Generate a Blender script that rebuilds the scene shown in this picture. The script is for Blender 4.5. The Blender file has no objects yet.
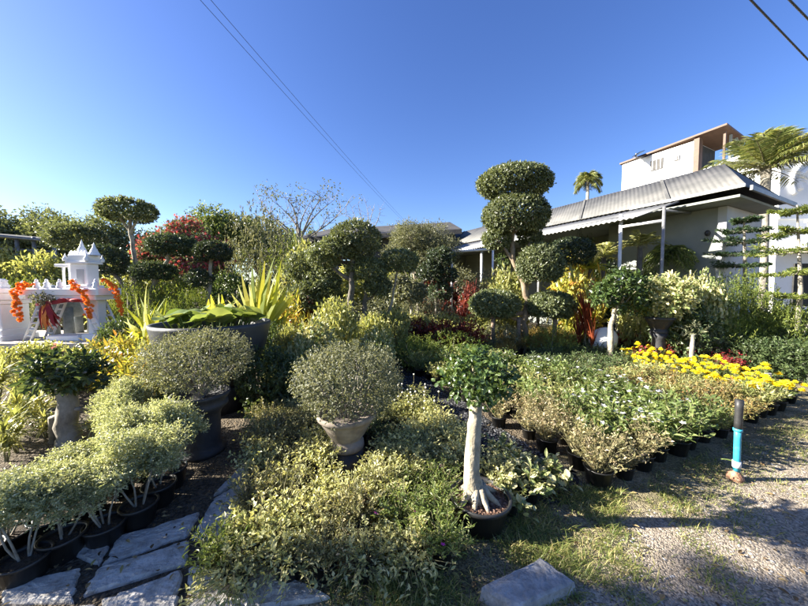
import bpy, math, random
import numpy as np
from mathutils import Vector

R = math.radians
sc = bpy.context.scene
COL = sc.collection
rng = np.random.default_rng(11)
random.seed(11)

# ------------------------------------------------------------------ camera
F, CX, CY, CAMH, PITCH = 303.5, 404.0, 303.0, 1.5, R(2.83)
cam_d = bpy.data.cameras.new('camera'); cam = bpy.data.objects.new('camera', cam_d); COL.objects.link(cam)
cam_d.sensor_width = 36; cam_d.lens = 36 * F / 808; cam_d.clip_start = 0.05; cam_d.clip_end = 3000
cam.location = (0, 0, CAMH); cam.rotation_euler = (R(90) - PITCH, 0, 0)
sc.camera = cam
CP, SP = math.cos(PITCH), math.sin(PITCH)

def P(px, py, Y):
    """the world point seen at a pixel of the 808x606 photograph, Y metres ahead"""
    a, b = (px - CX) / F, (CY - py) / F
    dx, dy, dz = a, CP + SP * b, -SP + CP * b
    t = Y / dy
    return np.array([dx * t, Y, CAMH + dz * t])
def G(px, py, z=0.0):
    a, b = (px - CX) / F, (CY - py) / F
    dx, dy, dz = a, CP + SP * b, -SP + CP * b
    t = (z - CAMH) / dz
    return np.array([dx * t, dy * t, z])
def proj(x, y, z):
    v = y * CP - (z - CAMH) * SP; w = y * SP + (z - CAMH) * CP
    return CX + F * x / v, CY - F * w / v

# ------------------------------------------------------------------ materials
MATS = {}
def newmat(name):
    m = bpy.data.materials.new(name); m.use_nodes = True
    nt = m.node_tree; nt.nodes.clear()
    out = nt.nodes.new('ShaderNodeOutputMaterial')
    MATS[name] = m
    return m, nt, out
def ramp(nt, stops):
    r = nt.nodes.new('ShaderNodeValToRGB'); e = r.color_ramp.elements
    while len(e) < len(stops): e.new(0.5)
    for k, (p, c) in enumerate(stops):
        e[k].position = p; e[k].color = (*c, 1)
    return r
def leafmat(name, stops, trans=0.35, rough=0.42, spec=0.4):
    m, nt, out = newmat(name); L = nt.links
    at = nt.nodes.new('ShaderNodeAttribute'); at.attribute_name = 'tint'
    oi = nt.nodes.new('ShaderNodeObjectInfo')
    r = ramp(nt, stops); L.new(at.outputs['Fac'], r.inputs[0])
    hs = nt.nodes.new('ShaderNodeHueSaturation')
    mr = nt.nodes.new('ShaderNodeMapRange'); mr.inputs[3].default_value = 0.8; mr.inputs[4].default_value = 1.2
    L.new(oi.outputs['Random'], mr.inputs[0]); L.new(mr.outputs[0], hs.inputs['Value'])
    L.new(r.outputs[0], hs.inputs['Color'])
    b = nt.nodes.new('ShaderNodeBsdfPrincipled'); b.inputs['Roughness'].default_value = rough
    b.inputs['Specular IOR Level'].default_value = spec
    t = nt.nodes.new('ShaderNodeBsdfTranslucent')
    L.new(hs.outputs[0], b.inputs['Base Color'])
    tc = nt.nodes.new('ShaderNodeMixRGB'); tc.blend_type = 'MULTIPLY'; tc.inputs[0].default_value = 1
    tc.inputs[2].default_value = (1.5, 1.42, 0.8, 1); L.new(hs.outputs[0], tc.inputs[1]); L.new(tc.outputs[0], t.inputs[0])
    mx = nt.nodes.new('ShaderNodeMixShader'); mx.inputs[0].default_value = trans
    L.new(b.outputs[0], mx.inputs[1]); L.new(t.outputs[0], mx.inputs[2]); L.new(mx.outputs[0], out.inputs[0])
    return m
def solid(name, stops, rough=0.8, scale=6, bump=0.3, bscale=None, metal=0, spec=0.4, detail=6, distance=0.02, stretch=None):
    """noise-coloured, bumped surface in object space"""
    m, nt, out = newmat(name); L = nt.links
    tc = nt.nodes.new('ShaderNodeTexCoord'); src = tc.outputs['Object']
    if stretch:
        mp = nt.nodes.new('ShaderNodeMapping'); mp.inputs['Scale'].default_value = stretch
        L.new(src, mp.inputs[0]); src = mp.outputs[0]
    n = nt.nodes.new('ShaderNodeTexNoise'); n.inputs['Scale'].default_value = scale; n.inputs['Detail'].default_value = detail
    n.inputs['Roughness'].default_value = 0.65
    L.new(src, n.inputs[0])
    r = ramp(nt, stops); L.new(n.outputs[0], r.inputs[0])
    b = nt.nodes.new('ShaderNodeBsdfPrincipled'); b.inputs['Roughness'].default_value = rough
    b.inputs['Metallic'].default_value = metal; b.inputs['Specular IOR Level'].default_value = spec
    L.new(r.outputs[0], b.inputs['Base Color'])
    if bump:
        n2 = nt.nodes.new('ShaderNodeTexNoise'); n2.inputs['Scale'].default_value = bscale or scale * 4; n2.inputs['Detail'].default_value = 8
        L.new(src, n2.inputs[0])
        bp = nt.nodes.new('ShaderNodeBump'); bp.inputs['Strength'].default_value = bump; bp.inputs['Distance'].default_value = distance
        L.new(n2.outputs[0], bp.inputs['Height']); L.new(bp.outputs[0], b.inputs['Normal'])
    L.new(b.outputs[0], out.inputs[0])
    return m
def g(v): return (v, v, v)

# foliage
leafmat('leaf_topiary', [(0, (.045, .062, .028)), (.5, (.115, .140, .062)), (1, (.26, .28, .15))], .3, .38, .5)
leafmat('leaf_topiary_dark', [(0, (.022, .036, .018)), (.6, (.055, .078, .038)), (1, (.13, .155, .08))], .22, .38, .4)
leafmat('leaf_ficus', [(0, (.03, .055, .016)), (.5, (.06, .10, .028)), (1, (.13, .17, .05))], .3, .33, .5)
leafmat('leaf_yellow_green', [(0, (0.123, 0.151, 0.050)), (.5, (0.280, 0.297, 0.112)), (1, (0.515, 0.482, 0.224))], .42, .4)
leafmat('leaf_gold', [(0, (.17, .22, .03)), (.5, (.35, .36, .05)), (1, (.55, .49, .09))], .42, .6, .2)
leafmat('leaf_redstem', [(0, (0.132, 0.021, 0.012)), (.5, (0.216, 0.042, 0.021)), (1, (0.276, 0.078, 0.030))], .3, .5)
leafmat('leaf_aralia', [(0, (0.13, 0.165, 0.085)), (.4, (0.28, 0.31, 0.17)), (.75, (0.47, 0.48, 0.31)), (1, (0.70, 0.69, 0.52))], .35, .45)
leafmat('leaf_variegated', [(0, (.08, .12, .035)), (.4, (.20, .24, .09)), (.65, (.46, .44, .22)), (1, (.62, .58, .36))], .3, .4)
leafmat('leaf_grey', [(0, (0.061, 0.072, 0.042)), (.5, (0.149, 0.160, 0.094)), (1, (0.319, 0.308, 0.198))], .3, .5)
leafmat('leaf_purslane', [(0, (0.179, 0.202, 0.083)), (.5, (0.419, 0.425, 0.187)), (1, (0.800, 0.747, 0.419))], .35, .45)
leafmat('leaf_olive', [(0, (0.092, 0.099, 0.046)), (.5, (0.224, 0.224, 0.099)), (.85, (0.396, 0.356, 0.172)), (1, (0.554, 0.422, 0.264))], .3, .5)
leafmat('leaf_brown_pink', [(0, (0.113, 0.113, 0.051)), (.4, (0.240, 0.221, 0.101)), (.75, (0.392, 0.316, 0.177)), (1, (0.594, 0.455, 0.316))], .3, .5)
leafmat('leaf_fresh', [(0, (0.069, 0.106, 0.033)), (.5, (0.144, 0.194, 0.060)), (1, (0.312, 0.338, 0.125))], .4, .38)
leafmat('leaf_deep', [(0, (0.034, 0.057, 0.021)), (.5, (0.069, 0.103, 0.038)), (1, (0.149, 0.184, 0.075))], .3, .38)
leafmat('leaf_orange', [(0, (.12, .13, .04)), (.5, (.22, .19, .065)), (.8, (.32, .21, .08)), (1, (.40, .16, .07))], .35, .45)
leafmat('leaf_begonia', [(0, (.10, .018, .02)), (.5, (.23, .035, .035)), (1, (.36, .07, .06))], .35, .4)
leafmat('leaf_red', [(0, (.045, .014, .012)), (.5, (.12, .022, .018)), (1, (.26, .06, .035))], .35, .4)
leafmat('leaf_croton', [(0, (.10, .14, .03)), (.45, (.28, .27, .05)), (.8, (.44, .33, .06)), (1, (.46, .14, .05))], .35, .35)
leafmat('leaf_ochre', [(0, (.12, .11, .03)), (.5, (.23, .17, .045)), (1, (.36, .24, .08))], .35, .5)
leafmat('leaf_far', [(0, (0.068, 0.087, 0.042)), (.5, (0.128, 0.150, 0.072)), (1, (0.225, 0.240, 0.120))], .3, .55, .3)  # paler and greyer: distance haze is put into this leaf colour
leafmat('leaf_dry', [(0, (.10, .09, .06)), (.5, (.17, .15, .11)), (1, (.26, .23, .17))], .3, .6, .2)
leafmat('leaf_pine', [(0, (0.052, 0.086, 0.021)), (.5, (0.138, 0.184, 0.040)), (1, (0.287, 0.310, 0.069))], .35, .45)
leafmat('leaf_pine_dark', [(0, (.02, .045, .02)), (.5, (.04, .07, .03)), (1, (.07, .11, .045))], .25, .45)
leafmat('leaf_palm', [(0, (.07, .10, .03)), (.5, (.16, .185, .06)), (1, (.30, .29, .11))], .3, .35)
leafmat('leaf_lotus', [(0, (.13, .19, .05)), (.5, (.20, .27, .08)), (1, (.33, .37, .13))], .35, .45)
leafmat('grass_blade', [(0, (0.078, 0.117, 0.026)), (.5, (0.169, 0.208, 0.052)), (.8, (0.312, 0.299, 0.104)), (1, (0.520, 0.429, 0.208))], .4, .5)
leafmat('leaf_litter', [(0, (.06, .04, .02)), (.5, (.18, .12, .06)), (.85, (.32, .24, .11)), (1, (.30, .30, .10))], .1, .7, .2)
leafmat('petal_yellow', [(0, (.70, .54, .015)), (.5, (.78, .67, .025)), (1, (.82, .75, .07))], .25, .6, .2)
leafmat('petal_white', [(0, (.68, .68, .70)), (1, (.82, .82, .80))], .3, .6, .2)
leafmat('petal_magenta', [(0, (.38, .02, .30)), (1, (.55, .05, .42))], .3, .6, .2)
leafmat('petal_pink', [(0, (.50, .10, .14)), (1, (.65, .25, .28))], .3, .6, .2)
leafmat('petal_rose', [(0, (.22, .035, .05)), (.6, (.36, .075, .09)), (1, (.46, .17, .18))], .25, .7, .1)
leafmat('petal_red', [(0, (.32, .02, .035)), (.6, (.46, .05, .07)), (1, (.55, .16, .16))], .3, .6, .2)
leafmat('petal_orange', [(0, (.75, .17, .01)), (.6, (.85, .25, .015)), (1, (.85, .36, .04))], .25, .7, .2)
# wood, stone, metal ...
solid('bark_pale', [(.3, (.13, .11, .075)), (.48, (.29, .25, .175)), (.7, (.44, .39, .30))], .85, 14, .9, 45, distance=.012, stretch=(1, 1, .6))
solid('bark_dark', [(.3, (.05, .045, .035)), (.7, (.17, .15, .12))], .9, 12, .6, 40, distance=.01, stretch=(1, 1, .5))
solid('bark_tan', [(.3, (.10, .07, .045)), (.5, (.22, .165, .11)), (.7, (.34, .27, .19))], .85, 8, .5, 30, distance=.01, stretch=(1, 1, .5))
solid('bark_grey', [(.3, (.12, .105, .085)), (.5, (.25, .225, .18)), (.7, (.36, .33, .28))], .85, 10, .5, 30, distance=.012, stretch=(1, 1, .7))
solid('stem_green', [(.3, (.11, .12, .05)), (.7, (.25, .21, .12))], .7, 20, 0)
solid('plastic_black', [(.3, g(.010)), (.7, g(.024))], .42, 8, .05, 60, spec=.5)
solid('pot_charcoal', [(.3, (.018, .019, .021)), (.7, (.05, .05, .052))], .6, 5, .25, 25)
solid('pot_bowl', [(.3, (.022, .025, .028)), (.7, (.05, .054, .058))], .5, 3, .15, 20)
solid('pot_stone', [(.3, (.14, .11, .09)), (.5, (.22, .185, .15)), (.7, (.31, .275, .235))], .85, 7, .3, 40, distance=.006)
solid('soil', [(.3, (.020, .015, .010)), (.6, (.06, .045, .03)), (.75, (.14, .10, .07))], .95, 40, 1, 60)
solid('coir', [(.35, (.05, .025, .015)), (.5, (.16, .09, .06)), (.68, (.33, .22, .16))], .95, 45, 1, 60, distance=.03)
solid('slab_stone', [(.28, (.24, .225, .20)), (.5, (.43, .41, .37)), (.72, (.58, .55, .50))], .9, 9, 1.0, 26, distance=.03)
solid('stone_block', [(.3, (.18, .178, .175)), (.5, (.29, .285, .28)), (.7, (.42, .41, .40))], .9, 16, 1.0, 30, distance=.025)
solid('concrete_slab', [(.3, (.34, .31, .27)), (.7, (.52, .48, .43))], .85, 4, .3, 40)
solid('white_paint', [(.3, (.72, .72, .72)), (.7, (.82, .82, .81))], .55, 3, .06, 40)
solid('white_wall', [(.3, (.70, .70, .68)), (.6, (.80, .80, .79)), (.8, (.83, .83, .82))], .75, .5, .1, 8)
solid('wall_grey_green', [(.3, (.18, .195, .175)), (.7, (.25, .265, .24))], .8, 1.2, .1, 8)  # even grey green wall colour
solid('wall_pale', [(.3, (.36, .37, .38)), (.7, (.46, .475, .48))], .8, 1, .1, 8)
solid('brown_trim', [(.3, (.07, .038, .022)), (.7, (.115, .065, .037))], .6, 4, .1)
solid('dark_opening', [(.3, (.015, .015, .014)), (.7, (.04, .04, .036))], .8, 3, 0)
solid('steel_white', [(.3, g(.55)), (.7, g(.72))], .5, 6, .05)
solid('steel_grey', [(.3, g(.16)), (.7, g(.28))], .5, 6, .05, metal=.3)
solid('dark_roof', [(.3, (.025, .024, .023)), (.7, (.07, .066, .06))], .7, 2, .2, 10)
solid('shade_net', [(.3, (.02, .022, .022)), (.7, (.05, .052, .05))], .8, 12, .3, 60)
solid('red_cloth', [(.3, (.20, .012, .018)), (.7, (.36, .03, .035))], .75, 8, .2, 20)
solid('orange_cloth', [(.3, (.62, .16, .03)), (.7, (.80, .26, .05))], .75, 8, .2, 20)
solid('blue_pvc', [(.3, (.02, .19, .27)), (.55, (.035, .30, .40)), (.75, (.14, .38, .45))], .45, 9, .05, 40)
solid('black_rubber', [(.3, g(.012)), (.7, g(.035))], .5, 10, .1)
solid('rust_base', [(.3, (.10, .05, .03)), (.5, (.24, .13, .08)), (.7, (.38, .28, .2))], .9, 22, .6, 60)
solid('wood_old', [(.3, (.11, .075, .05)), (.7, (.26, .19, .14))], .85, 10, .5, 30, stretch=(.5, 3, 3))
solid('cable', [(0, g(.02)), (1, g(.04))], .6, 3, 0)
solid('panel_blue', [(.3, (.012, .018, .035)), (.7, (.03, .04, .07))], .3, 3, 0)
solid('statue_grey', [(.3, (.16, .19, .20)), (.7, (.30, .33, .34))], .7, 10, .2)
solid('pebble_grey', [(.3, g(.16)), (.5, g(.30)), (.75, (.40, .385, .36))], .85, 3, .2, 30)
solid('pebble_warm', [(.3, (.15, .13, .10)), (.5, (.28, .24, .19)), (.75, (.42, .37, .30))], .9, 3, .2, 30)
solid('twig_dry', [(.3, (.14, .12, .09)), (.7, (.28, .25, .2))], .9, 10, .2)

def roofmat(name, stops, pitch):
    m = solid(name, stops, .5, 1.1, 0, metal=.25)
    nt = m.node_tree; b = [n for n in nt.nodes if n.type == 'BSDF_PRINCIPLED'][0]
    tc = nt.nodes.new('ShaderNodeUVMap')
    w = nt.nodes.new('ShaderNodeTexWave'); w.inputs['Scale'].default_value = pitch; w.bands_direction = 'X'
    nt.links.new(tc.outputs[0], w.inputs[0])
    bp = nt.nodes.new('ShaderNodeBump'); bp.inputs['Strength'].default_value = .6; bp.inputs['Distance'].default_value = .03
    nt.links.new(w.outputs['Color'], bp.inputs['Height']); nt.links.new(bp.outputs[0], b.inputs['Normal'])
    return m
solid('tin_grey', [(.3, (.07, .07, .067)), (.5, (.105, .105, .10)), (.7, (.145, .14, .13))], .68, 1.4, 0, metal=.2)
solid('tin_pale', [(.3, (.20, .205, .20)), (.7, (.29, .29, .28))], .5, 1.6, 0, metal=.1)

def groundmat(name, stops, vor, vbump, nscale=.9, rough=.92, speck=None, dist=.03):
    m, nt, out = newmat(name); L = nt.links
    tc = nt.nodes.new('ShaderNodeTexCoord')
    n = nt.nodes.new('ShaderNodeTexNoise'); n.inputs['Scale'].default_value = nscale; n.inputs['Detail'].default_value = 10; n.inputs['Roughness'].default_value = .7
    L.new(tc.outputs['Object'], n.inputs[0])
    r = ramp(nt, stops); L.new(n.outputs[0], r.inputs[0])
    v = nt.nodes.new('ShaderNodeTexVoronoi'); v.inputs['Scale'].default_value = vor; v.inputs['Randomness'].default_value = 1
    L.new(tc.outputs['Object'], v.inputs[0])
    mx = nt.nodes.new('ShaderNodeMixRGB'); mx.blend_type = 'MULTIPLY'; mx.inputs[0].default_value = 1
    rr = ramp(nt, speck or [(0, g(.5)), (1, g(1.5))])
    sep = nt.nodes.new('ShaderNodeSeparateColor'); L.new(v.outputs['Color'], sep.inputs[0]); L.new(sep.outputs[0], rr.inputs[0])
    L.new(r.outputs[0], mx.inputs[1]); L.new(rr.outputs[0], mx.inputs[2])
    b = nt.nodes.new('ShaderNodeBsdfPrincipled'); b.inputs['Roughness'].default_value = rough; b.inputs['Specular IOR Level'].default_value = .25
    L.new(mx.outputs[0], b.inputs['Base Color'])
    bp = nt.nodes.new('ShaderNodeBump'); bp.inputs['Strength'].default_value = vbump; bp.inputs['Distance'].default_value = dist; bp.invert = True
    L.new(v.outputs['Distance'], bp.inputs['Height']); L.new(bp.outputs[0], b.inputs['Normal'])
    L.new(b.outputs[0], out.inputs[0])
    return m
groundmat('ground_soil', [(.3, (.045, .036, .026)), (.5, (.095, .075, .05)), (.7, (.16, .13, .09))], 60, .7)
groundmat('ground_gravel', [(.3, (.10, .09, .075)), (.5, (.20, .18, .15)), (.7, (.31, .28, .235))], 150, .7, 1.3, dist=.008)
groundmat('ground_black_gravel', [(.3, (.018, .019, .02)), (.6, (.045, .046, .048)), (.8, (.09, .09, .09))], 48, 1.0, 2.5, speck=[(0, g(.4)), (.75, g(1)), (1, g(4.5))])
m, nt, out = newmat('ground_verge'); L = nt.links     # worn turf running out into gravel along a ragged line
N = nt.nodes.new; tc = N('ShaderNodeTexCoord')
def noise(scale, detail=8, rough=.65):
    n = N('ShaderNodeTexNoise'); n.inputs['Scale'].default_value = scale; n.inputs['Detail'].default_value = detail; n.inputs['Roughness'].default_value = rough
    L.new(tc.outputs['Object'], n.inputs[0]); return n.outputs[0]
def math_(op, a, b):
    q = N('ShaderNodeMath'); q.operation = op
    for i, v in enumerate((a, b)):
        if isinstance(v, (int, float)): q.inputs[i].default_value = v
        else: L.new(v, q.inputs[i])
    return q.outputs[0]
def mixc(f, a, b, mode='MIX'):
    q = N('ShaderNodeMixRGB'); q.blend_type = mode
    if isinstance(f, (int, float)): q.inputs[0].default_value = f
    else: L.new(f, q.inputs[0])
    L.new(a, q.inputs[1]); L.new(b, q.inputs[2]); return q.outputs[0]
dot = N('ShaderNodeVectorMath'); dot.operation = 'DOT_PRODUCT'; L.new(tc.outputs['Object'], dot.inputs[0]); dot.inputs[1].default_value = (.375, -.927, 0)
d = math_('ADD', dot.outputs['Value'], 1.143)
d = math_('ADD', d, math_('MULTIPLY', math_('SUBTRACT', noise(2.2, 10, .75), .5), 1.1))
fr = ramp(nt, [(.40, g(0)), (.62, g(1))]); L.new(math_('ADD', d, .5), fr.inputs[0])
turf = ramp(nt, [(.3, (.08, .075, .038)), (.5, (.18, .155, .09)), (.7, (.32, .27, .18))]); L.new(noise(5, 10, .7), turf.inputs[0])
grav = ramp(nt, [(.3, (.165, .135, .10)), (.5, (.28, .235, .18)), (.7, (.39, .33, .26))]); L.new(noise(1.6, 12, .75), grav.inputs[0])
v = N('ShaderNodeTexVoronoi'); v.inputs['Scale'].default_value = 110; L.new(tc.outputs['Object'], v.inputs[0])
sep = N('ShaderNodeSeparateColor'); L.new(v.outputs['Color'], sep.inputs[0]); sp = ramp(nt, [(0, g(.45)), (1, g(1.5))]); L.new(sep.outputs[0], sp.inputs[0])
col = mixc(1.0, mixc(fr.outputs[0], turf.outputs[0], grav.outputs[0]), sp.outputs[0], 'MULTIPLY')
b = N('ShaderNodeBsdfPrincipled'); b.inputs['Roughness'].default_value = .95; b.inputs['Specular IOR Level'].default_value = .2; L.new(col, b.inputs['Base Color'])
bp = N('ShaderNodeBump'); bp.inputs['Strength'].default_value = .8; bp.inputs['Distance'].default_value = .01; bp.invert = True
L.new(math_('ADD', v.outputs['Distance'], math_('MULTIPLY', noise(30), -1.0)), bp.inputs['Height']); L.new(bp.outputs[0], b.inputs['Normal']); L.new(b.outputs[0], out.inputs[0])

# ------------------------------------------------------------------ mesh building
DIAMOND = (np.array([[0, 0, 0], [-.5, .45, .10], [.5, .45, .10], [0, 1, -.06]], float), np.array([[0, 2, 3], [0, 3, 1]]))
OVAL = (np.array([[0, 0, 0], [.36, .22, .07], [.5, .52, .10], [.3, .82, .02], [0, 1, -.10], [-.3, .82, .02], [-.5, .52, .10], [-.36, .22, .07], [0, .5, .02]], float),
        np.array([[0, 1, 8], [1, 2, 8], [2, 3, 8], [3, 4, 8], [4, 5, 8], [5, 6, 8], [6, 7, 8], [7, 0, 8]]))
def blade(n=4, droop=.5, w0=.35, peak=.35):
    V, Fc = [], []
    for k in range(n + 1):
        t = k / n
        w = (w0 + (1 - w0) * min(1, t / peak)) if t < peak else max(.03, (1 - t) / (1 - peak)) ** .8
        z = -droop * t * t
        y = t * (1 - .25 * droop * t)
        V += [[-.5 * w, y, z + .06 * w], [.5 * w, y, z + .06 * w]]
    for k in range(n): Fc.append([2 * k, 2 * k + 1, 2 * k + 3, 2 * k + 2])
    return np.array(V, float), np.array(Fc)
BLADE = blade(4, .5); BLADE_UP = blade(4, .15); GRASS = blade(2, .45, .8, .1)
def flower_t(n=5):
    V = [[0, 0, 0]]; Fc = []
    for k in range(2 * n):
        a = math.pi * k / n; r = .5 if k % 2 == 0 else .26
        V.append([r * math.cos(a), r * math.sin(a), .10 if k % 2 == 0 else .04])
    for k in range(2 * n): Fc.append([0, 1 + k, 1 + (k + 1) % (2 * n)])
    return np.array(V, float), np.array(Fc)
FLOWER = flower_t()

def nrm(a): return a / np.maximum(np.linalg.norm(a, axis=-1, keepdims=True), 1e-9)
def rdir(n): return nrm(rng.normal(size=(n, 3)))

class MB:
    def __init__(s): s.v, s.f, s.m, s.t, s.sm, s.n, s.mats = [], [], [], [], [], 0, []
    def mi(s, mat):
        if mat not in s.mats: s.mats.append(mat)
        return s.mats.index(mat)
    def add(s, V, Fc, mat, tint=None, smooth=False):
        V = np.asarray(V, float); k = s.mi(mat)
        if isinstance(Fc, np.ndarray): groups = [Fc]
        else:
            by = {}
            for f in Fc: by.setdefault(len(f), []).append(f)
            groups = [np.array(x) for x in by.values()]
        for A in groups:
            s.f.append(A + s.n); s.m.append(np.full(len(A), k)); s.sm.append(np.full(len(A), smooth))
            s.t.append(np.full(len(A), .5) if tint is None else tint)
        s.v.append(V); s.n += len(V)
        return s
    def leaves(s, T, pos, d, up, L, W, mat, tint=None):
        TV, TF = T; n = len(pos)
        if n == 0: return s
        y = nrm(d); x = nrm(np.cross(y, up) + 1e-6); z = np.cross(x, y)
        L = np.broadcast_to(L, (n,)); W = np.broadcast_to(W, (n,))
        V = (pos[:, None, :] + TV[None, :, 0, None] * (W[:, None, None] * x[:, None, :]) + TV[None, :, 1, None] * (L[:, None, None] * y[:, None, :])
             + TV[None, :, 2, None] * (L[:, None, None] * z[:, None, :]))
        Fc = (TF[None] + (np.arange(n) * len(TV))[:, None, None]).reshape(-1, TF.shape[1])
        t = rng.random(n) if tint is None else tint
        return s.add(V.reshape(-1, 3), Fc, mat, np.repeat(t, len(TF)))
    def box(s, a, b, mat, bev=0, ux=(1, 0, 0), uy=(0, 1, 0), o=(0, 0, 0)):
        """box from a to b in the frame (ux, uy, z) at o; bev chamfers the upright and top edges"""
        a, b = np.minimum(a, b).astype(float), np.maximum(a, b).astype(float)
        if bev:
            e = bev; xs = [a[0], b[0]]; ys = [a[1], b[1]]
            ring = lambda i: [(a[0] + i, a[1]), (b[0] - i, a[1]), (b[0], a[1] + i), (b[0], b[1] - i), (b[0] - i, b[1]), (a[0] + i, b[1]), (a[0], b[1] - i), (a[0], a[1] + i)]
            r1 = ring(e); r2 = [(min(max(x, a[0] + e), b[0] - e), min(max(y, a[1] + e), b[1] - e)) for x, y in ring(e * 1.6)]
            V = [(x, y, a[2]) for x, y in r1] + [(x, y, b[2] - e) for x, y in r1] + [(x, y, b[2]) for x, y in r2]
            Fc = [[7, 6, 5, 4, 3, 2, 1, 0], list(range(16, 24))]
            for k in range(8):
                j = (k + 1) % 8
                Fc += [[k, j, 8 + j, 8 + k], [8 + k, 8 + j, 16 + j, 16 + k]]
        else:
            V = [(x, y, z) for z in (a[2], b[2]) for x, y in ((a[0], a[1]), (b[0], a[1]), (b[0], b[1]), (a[0], b[1]))]
            Fc = [[3, 2, 1, 0], [4, 5, 6, 7], [0, 1, 5, 4], [1, 2, 6, 5], [2, 3, 7, 6], [3, 0, 4, 7]]
        V = np.array(V, float)
        X = np.asarray(o, float) + V[:, :1] * np.asarray(ux, float) + V[:, 1:2] * np.asarray(uy, float) + V[:, 2:] * np.array([0, 0, 1.])
        return s.add(X, Fc, mat)
    def slab(s, top, th, mat, axis=(0, 0, -1)):
        """a flat polygon given thickness th along axis"""
        T = np.array(top, float); B = T + np.array(axis, float) * th; n = len(T)
        Fc = [list(range(n)), list(range(2 * n - 1, n - 1, -1))] + [[k, n + k, n + (k + 1) % n, (k + 1) % n] for k in range(n)]
        return s.add(np.vstack([T, B]), Fc, mat)
    def tube(s, pts, rad, mat, n=7, cap=True, wob=0):
        p = np.array(pts, float); m = len(p); rad = np.broadcast_to(rad, (m,)).astype(float)
        t = np.gradient(p, axis=0); t = nrm(t)
        ref = np.array([0, 0, 1.]) if abs(t[0][2]) < .9 else np.array([1., 0, 0])
        V = []
        for k in range(m):
            a = nrm(np.cross(t[k], ref)); b = np.cross(t[k], a); ref = nrm(np.cross(a, t[k])) if True else ref
            for j in range(n):
                q = 2 * math.pi * j / n
                rr = rad[k] * (1 + (wob * rng.normal() if wob else 0))
                V.append(p[k] + rr * (math.cos(q) * a + math.sin(q) * b))
        Fc = [[k * n + j, k * n + (j + 1) % n, (k + 1) * n + (j + 1) % n, (k + 1) * n + j] for k in range(m - 1) for j in range(n)]
        if cap: Fc += [[j for j in range(n)][::-1], [(m - 1) * n + j for j in range(n)]]
        return s.add(V, Fc, mat, smooth=True)
    def lathe(s, prof, mat, c=(0, 0, 0), n=24, sq=None, smooth=True):
        V = []
        for r_, z in prof:
            for j in range(n):
                q = 2 * math.pi * (j + (.5 if n == 4 else 0)) / n
                V.append((c[0] + r_ * math.cos(q), c[1] + r_ * math.sin(q), c[2] + z))
        Fc = [[k * n + j, k * n + (j + 1) % n, (k + 1) * n + (j + 1) % n, (k + 1) * n + j] for k in range(len(prof) - 1) for j in range(n)]
        return s.add(V, Fc, mat, smooth=smooth and n > 6)
    def blob(s, c, r, mat, nu=12, nv=8, noise=.12):
        """a lumpy closed stone-like solid"""
        ph = rng.random(6) * 6.28; V = []
        for i in range(nv + 1):
            th = math.pi * i / nv
            for j in range(nu):
                q = 2 * math.pi * j / nu
                d = np.array([math.sin(th) * math.cos(q), math.sin(th) * math.sin(q), math.cos(th)])
                f = 1 + noise * (math.sin(3 * d[0] + ph[0]) + math.sin(4 * d[1] + ph[1]) * .7 + math.sin(5 * d[2] + ph[2]) * .6) * .6
                V.append(np.array(c) + d * np.array(r) * f)
        Fc = [[i * nu + j, (i + 1) * nu + j, (i + 1) * nu + (j + 1) % nu, i * nu + (j + 1) % nu] for i in range(nv) for j in range(nu)]
        return s.add(V, Fc, mat, smooth=True)
    def build(s, name, parent=None, origin=None):
        me = bpy.data.meshes.new(name)
        V = np.concatenate(s.v)
        o = np.zeros(3) if origin is None else np.asarray(origin, float)
        if parent is not None and origin is None: o = world(parent)
        V = V - o
        sizes = np.concatenate([np.full(len(a), a.shape[1]) for a in s.f])
        loops = np.concatenate([a.ravel() for a in s.f])
        me.vertices.add(len(V)); me.vertices.foreach_set('co', V.ravel())
        me.loops.add(len(loops)); me.loops.foreach_set('vertex_index', loops)
        me.polygons.add(len(sizes)); st = np.concatenate([[0], np.cumsum(sizes)[:-1]])
        me.polygons.foreach_set('loop_start', st)
        me.polygons.foreach_set('material_index', np.concatenate(s.m))
        me.polygons.foreach_set('use_smooth', np.concatenate(s.sm).astype(bool))
        at = me.attributes.new('tint', 'FLOAT', 'FACE'); at.data.foreach_set('value', np.concatenate(s.t))
        for k in s.mats: me.materials.append(MATS[k])
        me.update(calc_edges=True); me.validate()
        ob = bpy.data.objects.new(name, me); COL.objects.link(ob)
        if parent is not None: ob.parent = parent
        if origin is not None: ob.location = tuple(o)
        return ob

def world(o):
    p = np.zeros(3)
    while o is not None: p = p + np.array(o.location); o = o.parent
    return p
def tag(o, label=None, cat=None, group=None, kind=None):
    if label: o['label'] = label
    if cat: o['category'] = cat
    if group: o['group'] = group
    if kind: o['kind'] = kind
    return o
def thing(name, label, cat, loc=(0, 0, 0), group=None):
    o = bpy.data.objects.new(name, None); COL.objects.link(o); o.empty_display_size = .1
    o.location = tuple(loc)
    return tag(o, label, cat, group)
KIDS = {}
def copy_tree(o, parent=None):
    c = o.copy(); COL.objects.link(c)
    if parent is not None: c.parent = parent
    for ch in KIDS.get(o.name, None) or list(o.children):
        copy_tree(ch, c)
    return c
class Proto:
    """first use places the prototype itself, later uses copy it"""
    def __init__(s, make): s.make = make; s.o = None; s.kids = None
    def place(s, loc, rz=0, scale=1, label=None, cat=None, group=None):
        if s.o is None: s.o = s.make(); o = s.o
        else: o = copy_tree(s.o)
        o.location = tuple(loc); o.rotation_euler = (0, 0, rz)
        o.scale = (scale,) * 3 if np.isscalar(scale) else tuple(scale)
        return tag(o, label, cat, group)

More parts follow.
